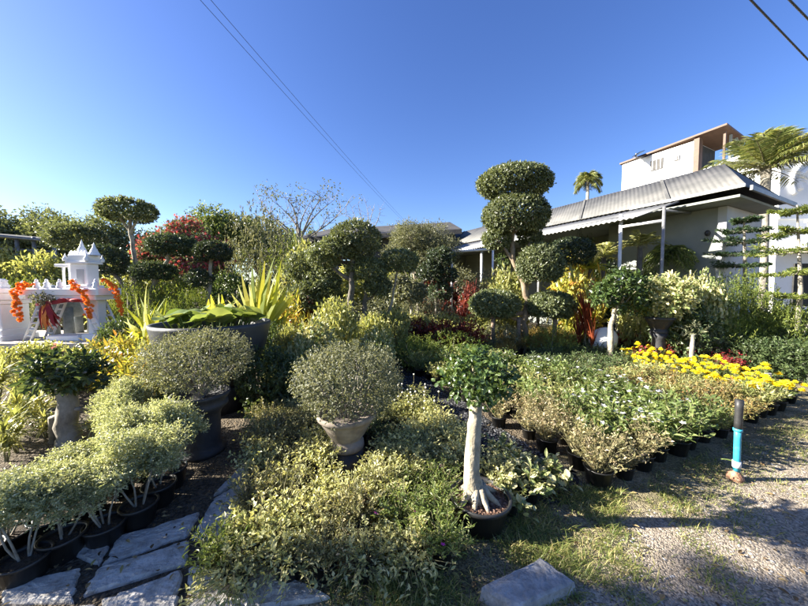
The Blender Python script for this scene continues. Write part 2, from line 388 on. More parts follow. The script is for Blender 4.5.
# ------------------------------------------------------------------ plant kit
def lump(d, ph, k=(2.3, 3.1, 2.7, 5.2)):
    return (np.sin(k[0] * d[:, 0] + ph[0]) + np.sin(k[1] * d[:, 1] + ph[1]) + np.sin(k[2] * d[:, 2] + ph[2]) + .6 * np.sin(k[3] * (d[:, 0] - d[:, 1]) + ph[3])) / 3.6
def crown(mb, c, r, leaf, L, W, T=DIAMOND, k=3.2, inner=.55, rough=.12, cap=9000, up=.35, out=.7, per=7, twig=None, bottom=None, tuft=1.0):
    """leaves on twigs standing off a lumpy ellipsoid"""
    c, r = np.array(c, float), np.array(r, float)
    A = 4 * math.pi * ((((r[0] * r[1]) ** 1.6 + (r[0] * r[2]) ** 1.6 + (r[1] * r[2]) ** 1.6) / 3) ** (1 / 1.6))
    n = int(min(cap, k * A / (L * W * .5))); nt = max(6, n // per)
    d = rdir(nt)
    if bottom is not None: d = d[d[:, 2] > bottom]; nt = len(d)
    ph = rng.random(4) * 6.28
    f = inner + (1 - inner) * rng.random(nt) ** .45
    f = f * (1 + rough * lump(d, ph))
    p = c + d * r * f[:, None]
    od = nrm(d / r)
    tl = (twig if twig else L * 1.6)
    td = nrm(od + .5 * rdir(nt) + np.array([0, 0, up]))
    tt = np.tile(np.linspace(0, 1, per), nt)
    pos = np.repeat(p, per, 0) + np.repeat(td, per, 0) * (tt * tl * (.6 + .8 * rng.random(nt * per)))[:, None] * tuft
    ld = nrm(np.repeat(td, per, 0) * out + rdir(nt * per))
    upv = nrm(np.repeat(od, per, 0) * .9 + np.array([0, 0, .5]) + .7 * rdir(nt * per))
    N = len(pos)
    mb.leaves(T, pos, ld, upv, L * (.65 + .6 * rng.random(N)), W * (.65 + .6 * rng.random(N)), leaf,
              np.clip(np.repeat(rng.random(nt), per) * .5 + rng.random(N) * .5, 0, 1))
    return p, td
def bez(a, b, bend, n=6):
    a, b, bend = map(lambda q: np.array(q, float), (a, b, bend))
    return [a + (b - a) * t + bend * math.sin(math.pi * t) for t in np.linspace(0, 1, n)]
def sticks(mb, base, tips, r0, mat, n=4, bend=.06):
    for t in tips:
        b = base + rng.normal(size=3) * [.01, .01, 0]
        mb.tube(bez(b, t, rng.normal(size=3) * bend * np.linalg.norm(t - b)), np.linspace(r0, r0 * .45, 6), mat, n, False)

def pot_parts(root, r, h, mat='plastic_black', soil='soil'):
    m = MB(); th = .006 + r * .03
    m.lathe([(0, 0), (r * .76, 0), (r * .78, .004), (r * .96, h * .86), (r * 1.0, h * .87), (r * 1.04, h * .9), (r * 1.04, h), (r * 1.0, h + .003), (r * 1.04 - th * 1.6, h - .004), (r * .93, h * .8)], mat)
    pot = m.build('pot', root)
    m = MB()
    V = [(0, 0, h * .88)]
    for q in np.linspace(0, 6.283, 14, endpoint=False): V.append((r * .96 * math.cos(q), r * .96 * math.sin(q), h * .83))
    m.add(V, [[0, 1 + k, 1 + (k + 1) % 14] for k in range(14)], soil, smooth=True)
    m.build('soil', pot)

def bed_maker(name, leaf, L, W, n_stem, per, h, spread, pot=(.065, .10), T=DIAMOND, flower=None, nfl=0, fsize=.03, ftype='flat', droop=0, upl=.3, low=.15, stem='stem_green', fup=.02):
    """a small potted bedding plant: pot, foliage on stems, flowers"""
    def make():
        root = thing(name, 'potted plant', 'plant')
        pr, phh = pot
        m = MB()
        m.lathe([(0, 0), (pr * .78, 0), (pr, phh), (pr * 1.06, phh), (pr * 1.06, phh + .008), (pr * .9, phh - .015), (0, phh - .02)], 'plastic_black', n=12)
        m.build('pot', root)
        m = MB(); tips = []
        a = rng.random(n_stem) * 6.283; s = np.sqrt(rng.random(n_stem)) * spread
        hh = h * (1 - .35 * (s / spread) ** 2) * (.55 + .65 * rng.random(n_stem))
        base = np.stack([.4 * s * np.cos(a) * .5, .4 * s * np.sin(a) * .5, np.full(n_stem, phh - .01)], 1)
        tip = np.stack([s * np.cos(a), s * np.sin(a), phh + hh - droop * s], 1)
        for b, t in zip(base, tip): m.tube([b, (b + t) / 2 + [0, 0, .12 * h] + rng.normal(size=3) * .01, t], [.0028, .0022, .0012], stem, 3, False)
        t = np.tile(np.linspace(low, 1.02, per), n_stem) + rng.normal(size=n_stem * per) * .04
        B, Tp = np.repeat(base, per, 0), np.repeat(tip, per, 0)
        pos = B + (Tp - B) * t[:, None] + np.array([0, 0, .12 * h]) * np.sin(np.pi * np.clip(t, 0, 1))[:, None] + rng.normal(size=(n_stem * per, 3)) * .006
        q = rng.random(n_stem * per) * 6.283
        ld = np.stack([np.cos(q), np.sin(q), upl + .5 * rng.normal(size=len(q))], 1) + .5 * nrm(Tp - B)
        N = len(pos)
        m.leaves(T, pos, ld, nrm(np.array([0, 0, 1.]) + .6 * rdir(N)), L * (.6 + .7 * rng.random(N)), W * (.6 + .7 * rng.random(N)), leaf,
                 np.clip(np.repeat(rng.random(n_stem), per) * .45 + rng.random(N) * .55, 0, 1))
        m.build('foliage', root)
        if flower and nfl:
            m = MB(); idx = rng.choice(n_stem, min(nfl, n_stem), replace=False)
            for i in idx:
                c = tip[i] + [0, 0, fup]
                if ftype == 'flat':
                    m.leaves(FLOWER, c[None], rdir(1) * [1, 1, .2], nrm(np.array([[0, 0, 1.]]) + .5 * rdir(1)), fsize, fsize, flower)
                elif ftype == 'pom':
                    fs_ = fsize * rng.uniform(.65, 1.12); c = c + rng.normal(size=3) * .012; tl_ = rdir(1)[0] * .35
                    for ring, (k, el) in enumerate(((12, .1), (10, .5), (8, .95), (5, 1.3))):
                        qq = np.linspace(0, 6.283, k, endpoint=False) + rng.random()
                        dd = np.stack([np.cos(qq) * math.cos(el), np.sin(qq) * math.cos(el), np.full(k, math.sin(el))], 1)
                        m.leaves(DIAMOND, c + dd * fs_ * .1, dd + tl_, np.tile([0, 0, 1.], (k, 1)) + .4 * rdir(k), fs_ * .52, fs_ * .36, flower)
                    m.tube([tip[i] - [0, 0, .03], c], [.003, .003], stem, 4, False)
                else:                                    # globe on a thin upright stalk
                    z = .05 + .05 * rng.random()
                    m.tube([tip[i], c + [0, 0, z]], [.0018, .0015], stem, 3, False)
                    m.blob(c + [0, 0, z], (fsize * .4,) * 3, flower, 7, 5, .05)
            m.build('blossoms', root)
        return root
    return make

def shrub_maker(name, leaf, w, h, L, W, T=DIAMOND, k=2.6, rough=.22, cap=4200, stems=7, stem='bark_grey', sr=.012, inner=.4, up=.4, per=6, bottom=-.8, out=.7, twig=None, pot=None, base=.5, flower=None, nfl=0, fsize=.05, T2=None, z0=0.0):
    def make():
        root = thing(name, 'shrub', 'shrub')
        pz = 0
        if pot: pot_parts(root, pot[0], pot[1]); pz = pot[1] * .85
        cz = pz + z0 + (h - z0) * base
        m = MB(); c = (0, 0, cz); r = (w / 2, w / 2, (h - z0) * (1 - base) * .95)
        p, td = crown(m, c, r, leaf, L, W, T, k, inner, rough, cap, up, out, per, twig, bottom)
        fo = m.build('foliage', root)
        m = MB(); sel = p[rng.choice(len(p), min(len(p), stems), replace=False)]
        sticks(m, np.array([0, 0, pz * .95]), sel, sr, stem, 5)
        m.build('stem', root)
        if flower:
            m = MB(); i = rng.choice(len(p), min(nfl, len(p)), replace=False)
            q = np.array(c) + (p[i] - c) * 1.12
            m.leaves(FLOWER, q, rdir(len(q)), nrm((p[i] - c) + [0, 0, .3] + .3 * rdir(len(q))), fsize, fsize, flower)
            m.build('blossoms', root)
        return root
    return make

def rosette_maker(name, leaf, n, L, W, T=BLADE, heads=3, spread=.15, el=(.3, 1.4), pot=None, stem='stem_green', head_h=(.05, .3)):
    """strap leaves fanning from several heads (dracaena, cordyline, ti plant)"""
    def make():
        root = thing(name, 'plant', 'plant'); m = MB(); st = MB()
        for k in range(heads):
            q = rng.random() * 6.283; s = spread * math.sqrt(rng.random())
            hz = head_h[0] + (head_h[1] - head_h[0]) * rng.random()
            c = np.array([s * math.cos(q), s * math.sin(q), hz])
            st.tube([(c[0] * .4, c[1] * .4, 0), c * [.8, .8, .6], c], [.014, .012, .01], stem, 5, False)
            a = rng.random(n) * 6.283; e = el[0] + (el[1] - el[0]) * rng.random(n)
            d = np.stack([np.cos(a) * np.cos(e), np.sin(a) * np.cos(e), np.sin(e)], 1)
            m.leaves(T, c + d * .01 + rng.random((n, 1)) * [0, 0, .06], d, np.tile([0, 0, 1.], (n, 1)) + .25 * rdir(n) + 1e-3, L * (.6 + .5 * rng.random(n)), W * (.75 + .4 * rng.random(n)), leaf,
                     np.clip(.25 * rng.random() + .75 * rng.random(n), 0, 1))
        m.build('foliage', root); st.build('stem', root)
        return root
    return make

def frond(mb, base, d, up, L, leaf, n=22, lw=.022, ll=.22, droop=.6, rach='stem_green', rr=.008, vee=.5):
    """a feather frond: rachis and leaflets"""
    d = nrm(np.array(d, float)); side = nrm(np.cross(d, up)); u = np.cross(side, d)
    ts = np.linspace(0, 1, 9); pts = [np.array(base) + d * L * t * (1 - .15 * droop * t) + np.array([0, 0, -droop * L * t * t * .7]) for t in ts]
    mb.tube(pts, np.linspace(rr, rr * .3, 9), rach, 4, False)
    pts = np.array(pts); t = np.linspace(.12, 1, n); idx = t * 8; i = np.minimum(idx.astype(int), 7); fr = (idx - i)[:, None]
    p = pts[i] * (1 - fr) + pts[i + 1] * fr; tan = nrm(pts[i + 1] - pts[i])
    ln = ll * np.sin(np.pi * (.12 + .8 * t)) ** .6
    for sgn in (-1, 1):
        ld = nrm(side * sgn * .9 + tan * .55 + u * vee * .4 + .12 * rdir(n))
        mb.leaves(BLADE, p, ld, np.tile(u, (n, 1)) + .2 * rdir(n), ln * (.85 + .3 * rng.random(n)), lw, leaf)

def topiary(name, label, balls, trunk, Y, leaf='leaf_topiary', bark='bark_grey', L=.05, W=.028, cat='topiary', r0=.06, k=3.4, group=None, branches=(), cap=7000, rough=.10, base_py=None):
    """cloud-pruned tree laid out in the photo's pixels at Y metres: balls (px, py, rx, ry[, dY]); trunk pixel path, base first"""
    s = Y / F
    if Y > 7.0: L, W, cap = L * Y / 5.4, W * Y / 5.2, 9000
    b = P(trunk[0][0], trunk[0][1], Y); root = thing(name, label, cat, (b[0], Y, 0), group)
    m = MB()
    path = [np.array([b[0], Y, -.02])] + [P(x, y, Y) for x, y in trunk[1:]]
    fine = []
    for i in range(len(path) - 1):
        for t in np.linspace(0, 1, 4, endpoint=False): fine.append(path[i] + (path[i + 1] - path[i]) * t + rng.normal(size=3) * r0 * .12)
    fine.append(path[-1])
    rad = np.linspace(r0, r0 * .5, len(fine)); rad[0] *= 1.35; rad[1] *= 1.1
    m.tube(fine, rad, bark, 10, wob=.06)
    for br in branches:
        q = [P(x, y, Y) for x, y in br]
        m.tube(q if len(q) > 2 else bez(q[0], q[1], rng.normal(size=3) * .03), np.linspace(r0 * .55, r0 * .3, max(len(q), 6) if len(q) == 2 else len(q)), bark, 7)
    m.build('trunk', root)
    for bl in balls:
        px, py, rx, ry = bl[:4]; dY = bl[4] if len(bl) > 4 else 0
        c = P(px, py, Y + dY); m = MB()
        crown(m, c, (rx * s - L * .7, rx * s * .92 - L * .7, ry * s - L * .5), leaf, L, W, DIAMOND, k, .72, rough, cap, .3, .7, 5, L * .9, -.8)
        # twigs inside the pad
        nt = 9; d = rdir(nt); d[:, 2] = np.abs(d[:, 2])
        low = c - [0, 0, ry * s * .8]
        for q in c + d * [rx * s * .7, rx * s * .7, ry * s * .6]: m.tube(bez(low, q, rng.normal(size=3) * .02), np.linspace(.012, .004, 6), bark, 4, False)
        m.build('crown', root)
    return root

def tree(name, label, px, Y, top_py, wpx, leaf, L, W, lumps=9, trunk_frac=.35, bark='bark_dark', k=1.5, group=None, cat='tree', cap=2600, rough=.3, tr=.16, spread=.38, T=DIAMOND, zlow=None, flower=None, nfl=0, fsize=.1):
    """a broad tree: tapered trunk, limbs and a crown of many leafy clumps"""
    top = P(px, top_py, Y); s = Y / F; H = top[2]; w = wpx * s
    root = thing(name, label, cat, (top[0], Y, 0), group); o = np.array([top[0], Y, 0])
    tm = MB(); cm = MB(); th = H * trunk_frac
    fork = o + [rng.normal() * .05, 0, th]
    tm.tube([o, o + [0, 0, th * .5] + rng.normal(size=3) * [.06, .06, 0], fork], [tr * 1.3, tr, tr * .75], bark, 9, wob=.05)
    zl = th if zlow is None else zlow
    fl = []
    for i in range(lumps):
        q = 6.283 * (i / lumps) + rng.random(); rr = math.sqrt(rng.random()) * .5
        zc = zl + (H - zl) * (1 - .5 * (rr * 2) ** 2) * (.42 + .45 * rng.random())
        c = o + [math.cos(q) * rr * w * .85, math.sin(q) * rr * w * .85, zc]
        sz = w * spread * (.6 + .6 * rng.random()) * .62
        c[2] = min(c[2], H - sz * .55)
        p, td = crown(cm, c, (sz, sz, sz * .72), leaf, L, W, T, k, .35, rough, cap, .3, .6, 6, L * 2.2)
        tm.tube(bez(fork, c, rng.normal(size=3) * .12 * w * .3), np.linspace(tr * .5, tr * .12, 6), bark, 5, False)
        for j in rng.choice(len(p), min(5, len(p)), replace=False): tm.tube(bez(c, p[j], rng.normal(size=3) * .05), np.linspace(tr * .12, tr * .04, 6), bark, 3, False)
        if flower: q = p - c; fl.append((c + q * 1.15)[(q[:, 2] + .35 * np.abs(q[:, 0]) - .5 * q[:, 1] > .15 * sz)])
    tm.build('trunk', root); cm.build('crown', root)
    if flower:
        m = MB(); q = np.concatenate(fl); q = q[rng.choice(len(q), min(nfl, len(q)), replace=False)]
        cc = q.mean(0)
        for _ in range(4):
            qq = q + rng.normal(size=q.shape) * fsize * .8
            m.leaves(DIAMOND, qq, rdir(len(q)), nrm((q - cc) + .7 * rdir(len(q)) * 2), fsize, fsize * .8, flower)
        m.build('blossoms', root)
    return root

# ================================================================== SETTING
def sheet(name, poly, mat, z, kind='structure', div=1):
    m = MB(); m.add([(x, y, z) for x, y in poly], [list(range(len(poly)))], mat)
    o = m.build(name, None, (0, 0, 0)); tag(o, kind=kind); return o
sheet('ground', [(-240, -40), (240, -40), (240, 300), (-240, 300)], 'ground_soil', 0)

def noise_edge(poly, amp, n=10):
    out = []
    for i in range(len(poly)):
        a, b = np.array(poly[i], float), np.array(poly[(i + 1) % len(poly)], float)
        for t in np.linspace(0, 1, n, endpoint=False): out.append(tuple(a + (b - a) * t + rng.normal(size=2) * amp))
    return out
OL, UL, VL = np.array([-.80, 1.43]), nrm(np.array([.985, .17])), nrm(np.array([-.36, .93]))
OR, UR, VR = np.array([1.52, 2.20]), nrm(np.array([.904, .427])), nrm(np.array([-.40, .92]))
# mown verge, gravel drive and the black gravel aisle between the two beds
sheet('verge', noise_edge([(-1.2, -3), (14, -3), (14, 8), (6.2, 4.9), (5.6, 5.2), (1.35, 2.6), (.5, 2.2), (-.8, 1.5)], .02), 'ground_verge', .004)
aisle = [(1.42, 2.2), (1.0, 2.0), (.62, 2.5), (-.1, 4.4), (-.75, 6.4), (-.2, 6.6), (.55, 4.4), (1.25, 2.7)]
sheet('aisle_gravel', noise_edge(aisle, .03), 'ground_black_gravel', .012)

def pip(x, y, poly):
    x, y = np.asarray(x), np.asarray(y); ins = np.zeros(x.shape, bool); j = len(poly) - 1
    for i in range(len(poly)):
        xi, yi = poly[i]; xj, yj = poly[j]
        c = ((yi > y) != (yj > y)) & (x < (xj - xi) * (y - yi) / (yj - yi + 1e-12) + xi); ins ^= c; j = i
    return ins
# pebbles lying loose on the drive and the aisle
def pebbles(name, n, box, poly, mats, smin, smax, z):
    x = rng.uniform(box[0], box[1], n); y = rng.uniform(box[2], box[3], n); k = pip(x, y, poly); x, y = x[k], y[k]; n = len(x)
    ico = np.array([[0, 0, .6], [.9, 0, .1], [.28, .86, .12], [-.73, .53, .08], [-.73, -.53, .1], [.28, -.86, .1], [0, 0, -.4]])
    fc = np.array([[0, 1, 2], [0, 2, 3], [0, 3, 4], [0, 4, 5], [0, 5, 1], [6, 2, 1], [6, 3, 2], [6, 4, 3], [6, 5, 4], [6, 1, 5]])
    m = MB(); q = rng.random(n) * 6.28; sz = smin + (smax - smin) * rng.random(n) ** 3
    V = ico[None] * (sz[:, None, None] * (.7 + .6 * rng.random((n, 7, 1)))) * (1, .75, .7)
    c, s_ = np.cos(q)[:, None], np.sin(q)[:, None]
    X = np.stack([V[..., 0] * c - V[..., 1] * s_ + x[:, None], V[..., 0] * s_ + V[..., 1] * c + y[:, None], V[..., 2] + z + sz[:, None] * .15], -1)
    F_ = (fc[None] + (np.arange(n) * 7)[:, None, None]).reshape(n, -1, 3)
    h = n // len(mats)
    for i, mt in enumerate(mats):
        a, b = i * h, (i + 1) * h if i < len(mats) - 1 else n
        mm = X[a:b].reshape(-1, 3); m.add(mm, F_[:b - a].reshape(-1, 3), mt)
    tag(m.build(name, None, (0, 0, 0)), kind='stuff')
pebbles('gravel', 26000, (.8, 6, 1.2, 4), [(.9, 1.2), (6, 1.2), (6, 3.9), (3.4, 2.75), (2.3, 2.3), (1.2, 1.75)], ['pebble_warm', 'pebble_warm', 'pebble_grey'], .002, .011, .004)
pebbles('gravel', 6000, (-1, 1.5, 2, 6.6), aisle, ['stone_block', 'pot_charcoal', 'pebble_grey', 'pot_charcoal'], .004, .014, .012)

# stone paving, bottom left: one laid path of rough slabs
def stone(m, quad, h, mat):
    q = np.array(quad, float); c = q.mean(0); n = 9
    rim = []
    for i in range(4):
        a, b = q[i], q[(i + 1) % 4]
        for t in np.linspace(.05, .95, n): rim.append(a + (b - a) * t + nrm(c - a) * abs(rng.normal()) * .011)
    rim = np.array(rim); k = len(rim)
    V = [np.append(p, 0) for p in rim] + [np.append(p + nrm(c - p) * .002, h - .012 + rng.normal() * .002) for p in rim] + [np.append(p + nrm(c - p) * .014, h - .002 + rng.normal() * .0012) for p in rim] + [np.append(c + (p - c) * .5, h + rng.normal() * .0008) for p in rim] + [np.append(c, h)]
    Fc = []
    for r in range(3): Fc += [[r * k + i, r * k + (i + 1) % k, (r + 1) * k + (i + 1) % k, (r + 1) * k + i] for i in range(k)]
    Fc += [[3 * k + i, 3 * k + (i + 1) % k, 4 * k] for i in range(k)]
    m.add(V, Fc, mat, smooth=False)
m = MB()
SL = [[(62, 551), (90, 528), (118, 528), (100, 566)], [(106, 566), (116, 540), (200, 514), (186, 538)], [(82, 598), (98, 571), (187, 543), (186, 566)],
      [(100, 618), (104, 602), (182, 572), (176, 612)], [(0, 606), (4, 588), (80, 570), (74, 604)], [(186, 610), (189, 570), (206, 566), (246, 608)],
      [(206, 514), (214, 500), (245, 482), (240, 512)], [(206, 512), (240, 512), (216, 542), (192, 540)], [(214, 497), (238, 470), (255, 458), (247, 480)], [(-40, 660), (-20, 612), (96, 608), (92, 660)],
      [(98, 660), (101, 624), (176, 620), (176, 660)], [(182, 660), (184, 616), (262, 612), (290, 660)], [(250, 612), (216, 575), (250, 560), (330, 600)]]
for q in SL: stone(m, [np.mean([G(*c_)[:2] for c_ in q], 0) + (G(x, y)[:2] - np.mean([G(*c_)[:2] for c_ in q], 0)) * 1.06 for x, y in q], .020 + .006 * rng.random(), 'slab_stone')
tag(m.build('stone_path', None, (0, 0, 0)), kind='structure')

# grass: every blade a bent strip
def grass(n, box, accept, hmin, hmax, z=.004):
    x = rng.uniform(box[0], box[1], n); y = rng.uniform(box[2], box[3], n)
    px, py = proj(x, y, 0); k = accept(x, y, px, py); x, y = x[k], y[k]
    n = len(x); q = rng.random(n) * 6.28; lean = .25 + .9 * rng.random(n)
    d = np.stack([np.cos(q) * lean, np.sin(q) * lean, np.ones(n)], 1)
    m.leaves(GRASS, np.stack([x, y, np.full(n, z)], 1), d, np.stack([np.cos(q), np.sin(q), np.zeros(n)], 1) * -1 + [0, 0, .3], hmin + (hmax - hmin) * rng.random(n) ** 2, .0035 + .003 * rng.random(n), 'grass_blade')
ph = rng.random(8) * 6.28
def clump(x, y, k=1): return (np.sin(7 * k * x + ph[0]) * np.sin(6 * k * y + ph[1]) + np.sin(13 * k * x - 5 * y + ph[2]) * .7 + np.sin(9 * y * k + 4 * x + ph[3]) * .6 + np.sin(23 * x + 17 * y + ph[4]) * .4)
m = MB()
def acc_front(x, y, px, py):
    d = 1.0 - np.clip((px - 560 - 40 * clump(x, y)) / 130, 0, .95)
    return (px > 372) & (px < 760) & (py > 488) & (rng.random(len(x)) < d * np.clip(.55 + .4 * clump(x, y), .05, 1))
grass(60000, (-.4, 2.6, 1.25, 2.35), acc_front, .02, .085)
def acc_side(x, y, px, py):
    r = np.stack([x - OR[0], y - OR[1]], 1); u, v = r @ UR, r @ VR
    return (v < -.04) & (v > -.8) & (u > -.1) & (u < 5.5) & (rng.random(len(x)) < np.clip(.45 + .45 * clump(x, y), .04, 1) * np.clip(1.25 + v * 1.55, 0, 1))
grass(120000, (1.2, 7, 1.3, 5), acc_side, .015, .075)
def acc_left(x, y, px, py): return (px > 180) & (px < 400) & (py > 570) & (rng.random(len(x)) < np.clip(.1 + .3 * clump(x, y), 0, 1))
grass(9000, (-1.0, .1, 1.2, 1.7), acc_left, .02, .07)
tag(m.build('grass', None, (0, 0, 0)), kind='stuff')

# dead leaves fallen on the paving, the soil and the verge
m = MB(); n = 900; x, y = rng.uniform(-2.6, 3.2, n), rng.uniform(1.3, 3.4, n)
m.leaves(OVAL, np.stack([x, y, np.full(n, .012) + .022 * ((x < -.2) & (y < 2.3))], 1), rdir(n) * [1, 1, .15], np.array([0, 0, 1.]) + .35 * rdir(n), .018 + .03 * rng.random(n), .009 + .012 * rng.random(n), 'leaf_litter')
tag(m.build('fallen_leaves', None, (0, 0, 0)), kind='stuff')

# ================================================================== BEDDING PLANTS
BK = {}
def bk(key, n, **kw): BK[key] = [Proto(bed_maker(**kw)) for _ in range(n)]
bk('purslane', 3, name='potted plant', leaf='leaf_purslane', L=.028, W=.014, n_stem=66, per=11, h=.16, spread=.185)
bk('spill', 3, name='', leaf='leaf_purslane', L=.029, W=.0135, n_stem=72, per=12, h=.17, spread=.25, droop=.55)
bk('wiry', 3, name='', leaf='leaf_olive', L=.026, W=.011, n_stem=72, per=10, h=.20, spread=.19, upl=.6)
bk('fine', 3, name='', leaf='leaf_fresh', L=.036, W=.009, n_stem=70, per=11, h=.17, spread=.20, flower='petal_magenta', nfl=1, fsize=.032)
bk('dull', 3, name='', leaf='leaf_deep', L=.030, W=.013, n_stem=60, per=10, h=.16, spread=.185)
bk('globe', 3, name='', leaf='leaf_yellow_green', L=.036, W=.016, n_stem=48, per=10, h=.19, spread=.17, flower='petal_white', nfl=4, fsize=.024, ftype='globe')
bk('trailing', 2, name='', leaf='leaf_variegated', L=.050, W=.030, n_stem=22, per=8, h=.12, spread=.18, T=OVAL, droop=.3)
bk('brown', 4, name='', leaf='leaf_brown_pink', L=.030, W=.014, n_stem=60, per=11, h=.23, spread=.19, pot=(.08, .11))
bk('vinca', 4, name='', leaf='leaf_fresh', L=.055, W=.022, n_stem=40, per=10, h=.26, spread=.19, pot=(.08, .11), T=OVAL, flower='petal_white', nfl=12, fsize=.046, fup=.035)
bk('leafy', 4, name='', leaf='leaf_fresh', L=.052, W=.020, n_stem=42, per=10, h=.27, spread=.20, pot=(.08, .11), T=OVAL)
bk('lime', 4, name='', leaf='leaf_yellow_green', L=.045, W=.018, n_stem=44, per=10, h=.24, spread=.19, pot=(.08, .11))
bk('orange', 3, name='', leaf='leaf_orange', L=.040, W=.018, n_stem=46, per=9, h=.22, spread=.18, pot=(.08, .11))
bk('deep', 3, name='', leaf='leaf_deep', L=.042, W=.019, n_stem=34, per=10, h=.21, spread=.17, pot=(.08, .11))
bk('marigold', 4, name='', leaf='leaf_fresh', L=.05, W=.013, n_stem=24, per=10, h=.20, spread=.15, pot=(.08, .11), flower='petal_yellow', nfl=7, fsize=.078, ftype='pom', fup=.03)
bk('begonia', 3, name='', leaf='leaf_begonia', L=.05, W=.034, n_stem=26, per=7, h=.25, spread=.17, pot=(.08, .11), flower='petal_red', nfl=9, fsize=.04, fup=.03)
bk('ochre', 2, name='', leaf='leaf_ochre', L=.07, W=.008, n_stem=70, per=8, h=.28, spread=.18, pot=(.08, .11), upl=1.0)
BL = {
 'purslane': ('pale yellow green succulent bedding plant in small black pot, front left bed', 'succulent'),
 'wiry': ('olive brown wiry stemmed bedding plant in small black pot, front left bed', 'bedding plant'),
 'fine': ('fine leaved green moss rose with magenta bloom at front edge of left bed', 'bedding plant'),
 'dull': ('low dark green small leaved bedding plant in front left bed', 'bedding plant'),
 'globe': ('bright green plant with white globe flowers on thin stalks, beside gravel aisle', 'bedding plant'),
 'trailing': ('cream edged trailing plant spilling over its pot at the corner of the left bed', 'trailing plant'),
 'brown': ('brown pink leaved wiry plant in black pot along the edge of the right bed', 'bedding plant'),
 'vinca': ('white flowered leafy vinca in black pot in the right bed', 'vinca'),
 'leafy': ('plain fresh green leafy plant without blooms in the right bed', 'bedding plant'),
 'lime': ('yellow green leafy bedding plant in the far part of the right bed', 'bedding plant'),
 'orange': ('orange tinged leafy plant in black pot behind the blue pipe', 'bedding plant'),
 'deep': ('dark green small leaved plant between white vincas and yellow marigolds', 'bedding plant'),
 'marigold': ('marigold plant with round yellow pompom flowers in the marigold rows', 'marigold'),
 'begonia': ('dark red leaved begonia in the red strip behind the yellow marigolds', 'begonia'),
 'ochre': ('ochre tufted feathery plant behind the dark green bedding plants', 'bedding plant'),
}
BL['spill'] = ('pale yellow green succulent spilling over its pot along the front edge of the left bed', 'succulent')
BG = {k: 'left bed ' + k + ' plants' for k in ('purslane', 'wiry', 'fine', 'dull', 'globe', 'trailing', 'spill')}
for k in BL: BG.setdefault(k, 'right bed ' + k + ' plants')
NAMES = {'spill': 'succulent_plant', 'purslane': 'succulent_plant', 'wiry': 'bedding_plant', 'fine': 'moss_rose', 'dull': 'bedding_plant', 'globe': 'globe_flower', 'trailing': 'trailing_plant', 'vinca': 'vinca_plant', 'marigold': 'marigold_plant', 'begonia': 'begonia_plant'}
def bed(kind, x, y, s, z=0):
    o = random.choice(BK[kind]).place((x, y, z), random.random() * 6.28, s, BL[kind][0], BL[kind][1], BG[kind])
    o.name = NAMES.get(kind, 'bedding_plant'); return o
AVOID = [(P(611, 340, 5.6)[0], 5.6, .16), (P(659, 331, 5.6)[0], 5.6, .14), (P(692, 340, 5.2)[0], 5.2, .12)]          # (x, y, r) of the larger pots standing in the beds
LB_POT = P(347, 440, 2.5); AVOID.append((LB_POT[0], 2.5, .20))
TOP_POT = G(480, 523); AVOID.append((TOP_POT[0], TOP_POT[1], .27))
def free(x, y): return all((x - a) ** 2 + (y - b) ** 2 > r * r for a, b, r in AVOID)
for iv in range(15):
    for iu in range(10):
        u, v = iu * .205 + (iv % 2) * .05 + random.gauss(0, .02), iv * .225 + random.gauss(0, .02)
        x, y = OL + UL * u + VL * v
        px, py = proj(x, y, .2)
        # the aisle cuts the bed's right side, the paving its left
        if u > min(1.34 + 1.1 * v, 1.86 - .08 * v) or not free(x, y): continue
        if random.random() < .05: continue
        if iv == 0: k = 'spill' if (u < .35 or random.random() < .4) else ('wiry' if u < .8 else 'fine')
        elif v < .36: k = 'purslane' if u < .3 else 'wiry' if u < .75 else 'fine'
        elif v < .62: k = 'wiry' if u < .35 else ('fine' if .9 < u < 1.5 else 'purslane')
        elif v < .95: k = 'purslane' if (u > .35 or random.random() < .4) else 'wiry'
        elif v < 1.35: k = 'wiry' if u < .45 else ('dull' if .7 < u < 1.1 else 'purslane')
        elif v < 2.0: k = 'wiry' if u < .5 else ('dull' if u < 1.0 else 'globe' if u > 1.3 else 'purslane')
        elif v < 2.5: k = ('dull', 'purslane', 'wiry')[iu % 3] if u < 1.2 else 'globe'
        else: k = ('dull', 'wiry', 'lime')[(iu + iv) % 3] if u < 1.3 else 'purslane'
        if k == 'lime': k = 'purslane'
        bed(k, x, y, random.uniform(.88, 1.15))
for (px, py) in ((508, 512), (528, 500), (548, 488), (516, 478), (500, 462)):
    c = G(px, py); bed('trailing', c[0], c[1], random.uniform(.95, 1.15))
c = G(222, 575); bed('fine', c[0], c[1], .95)
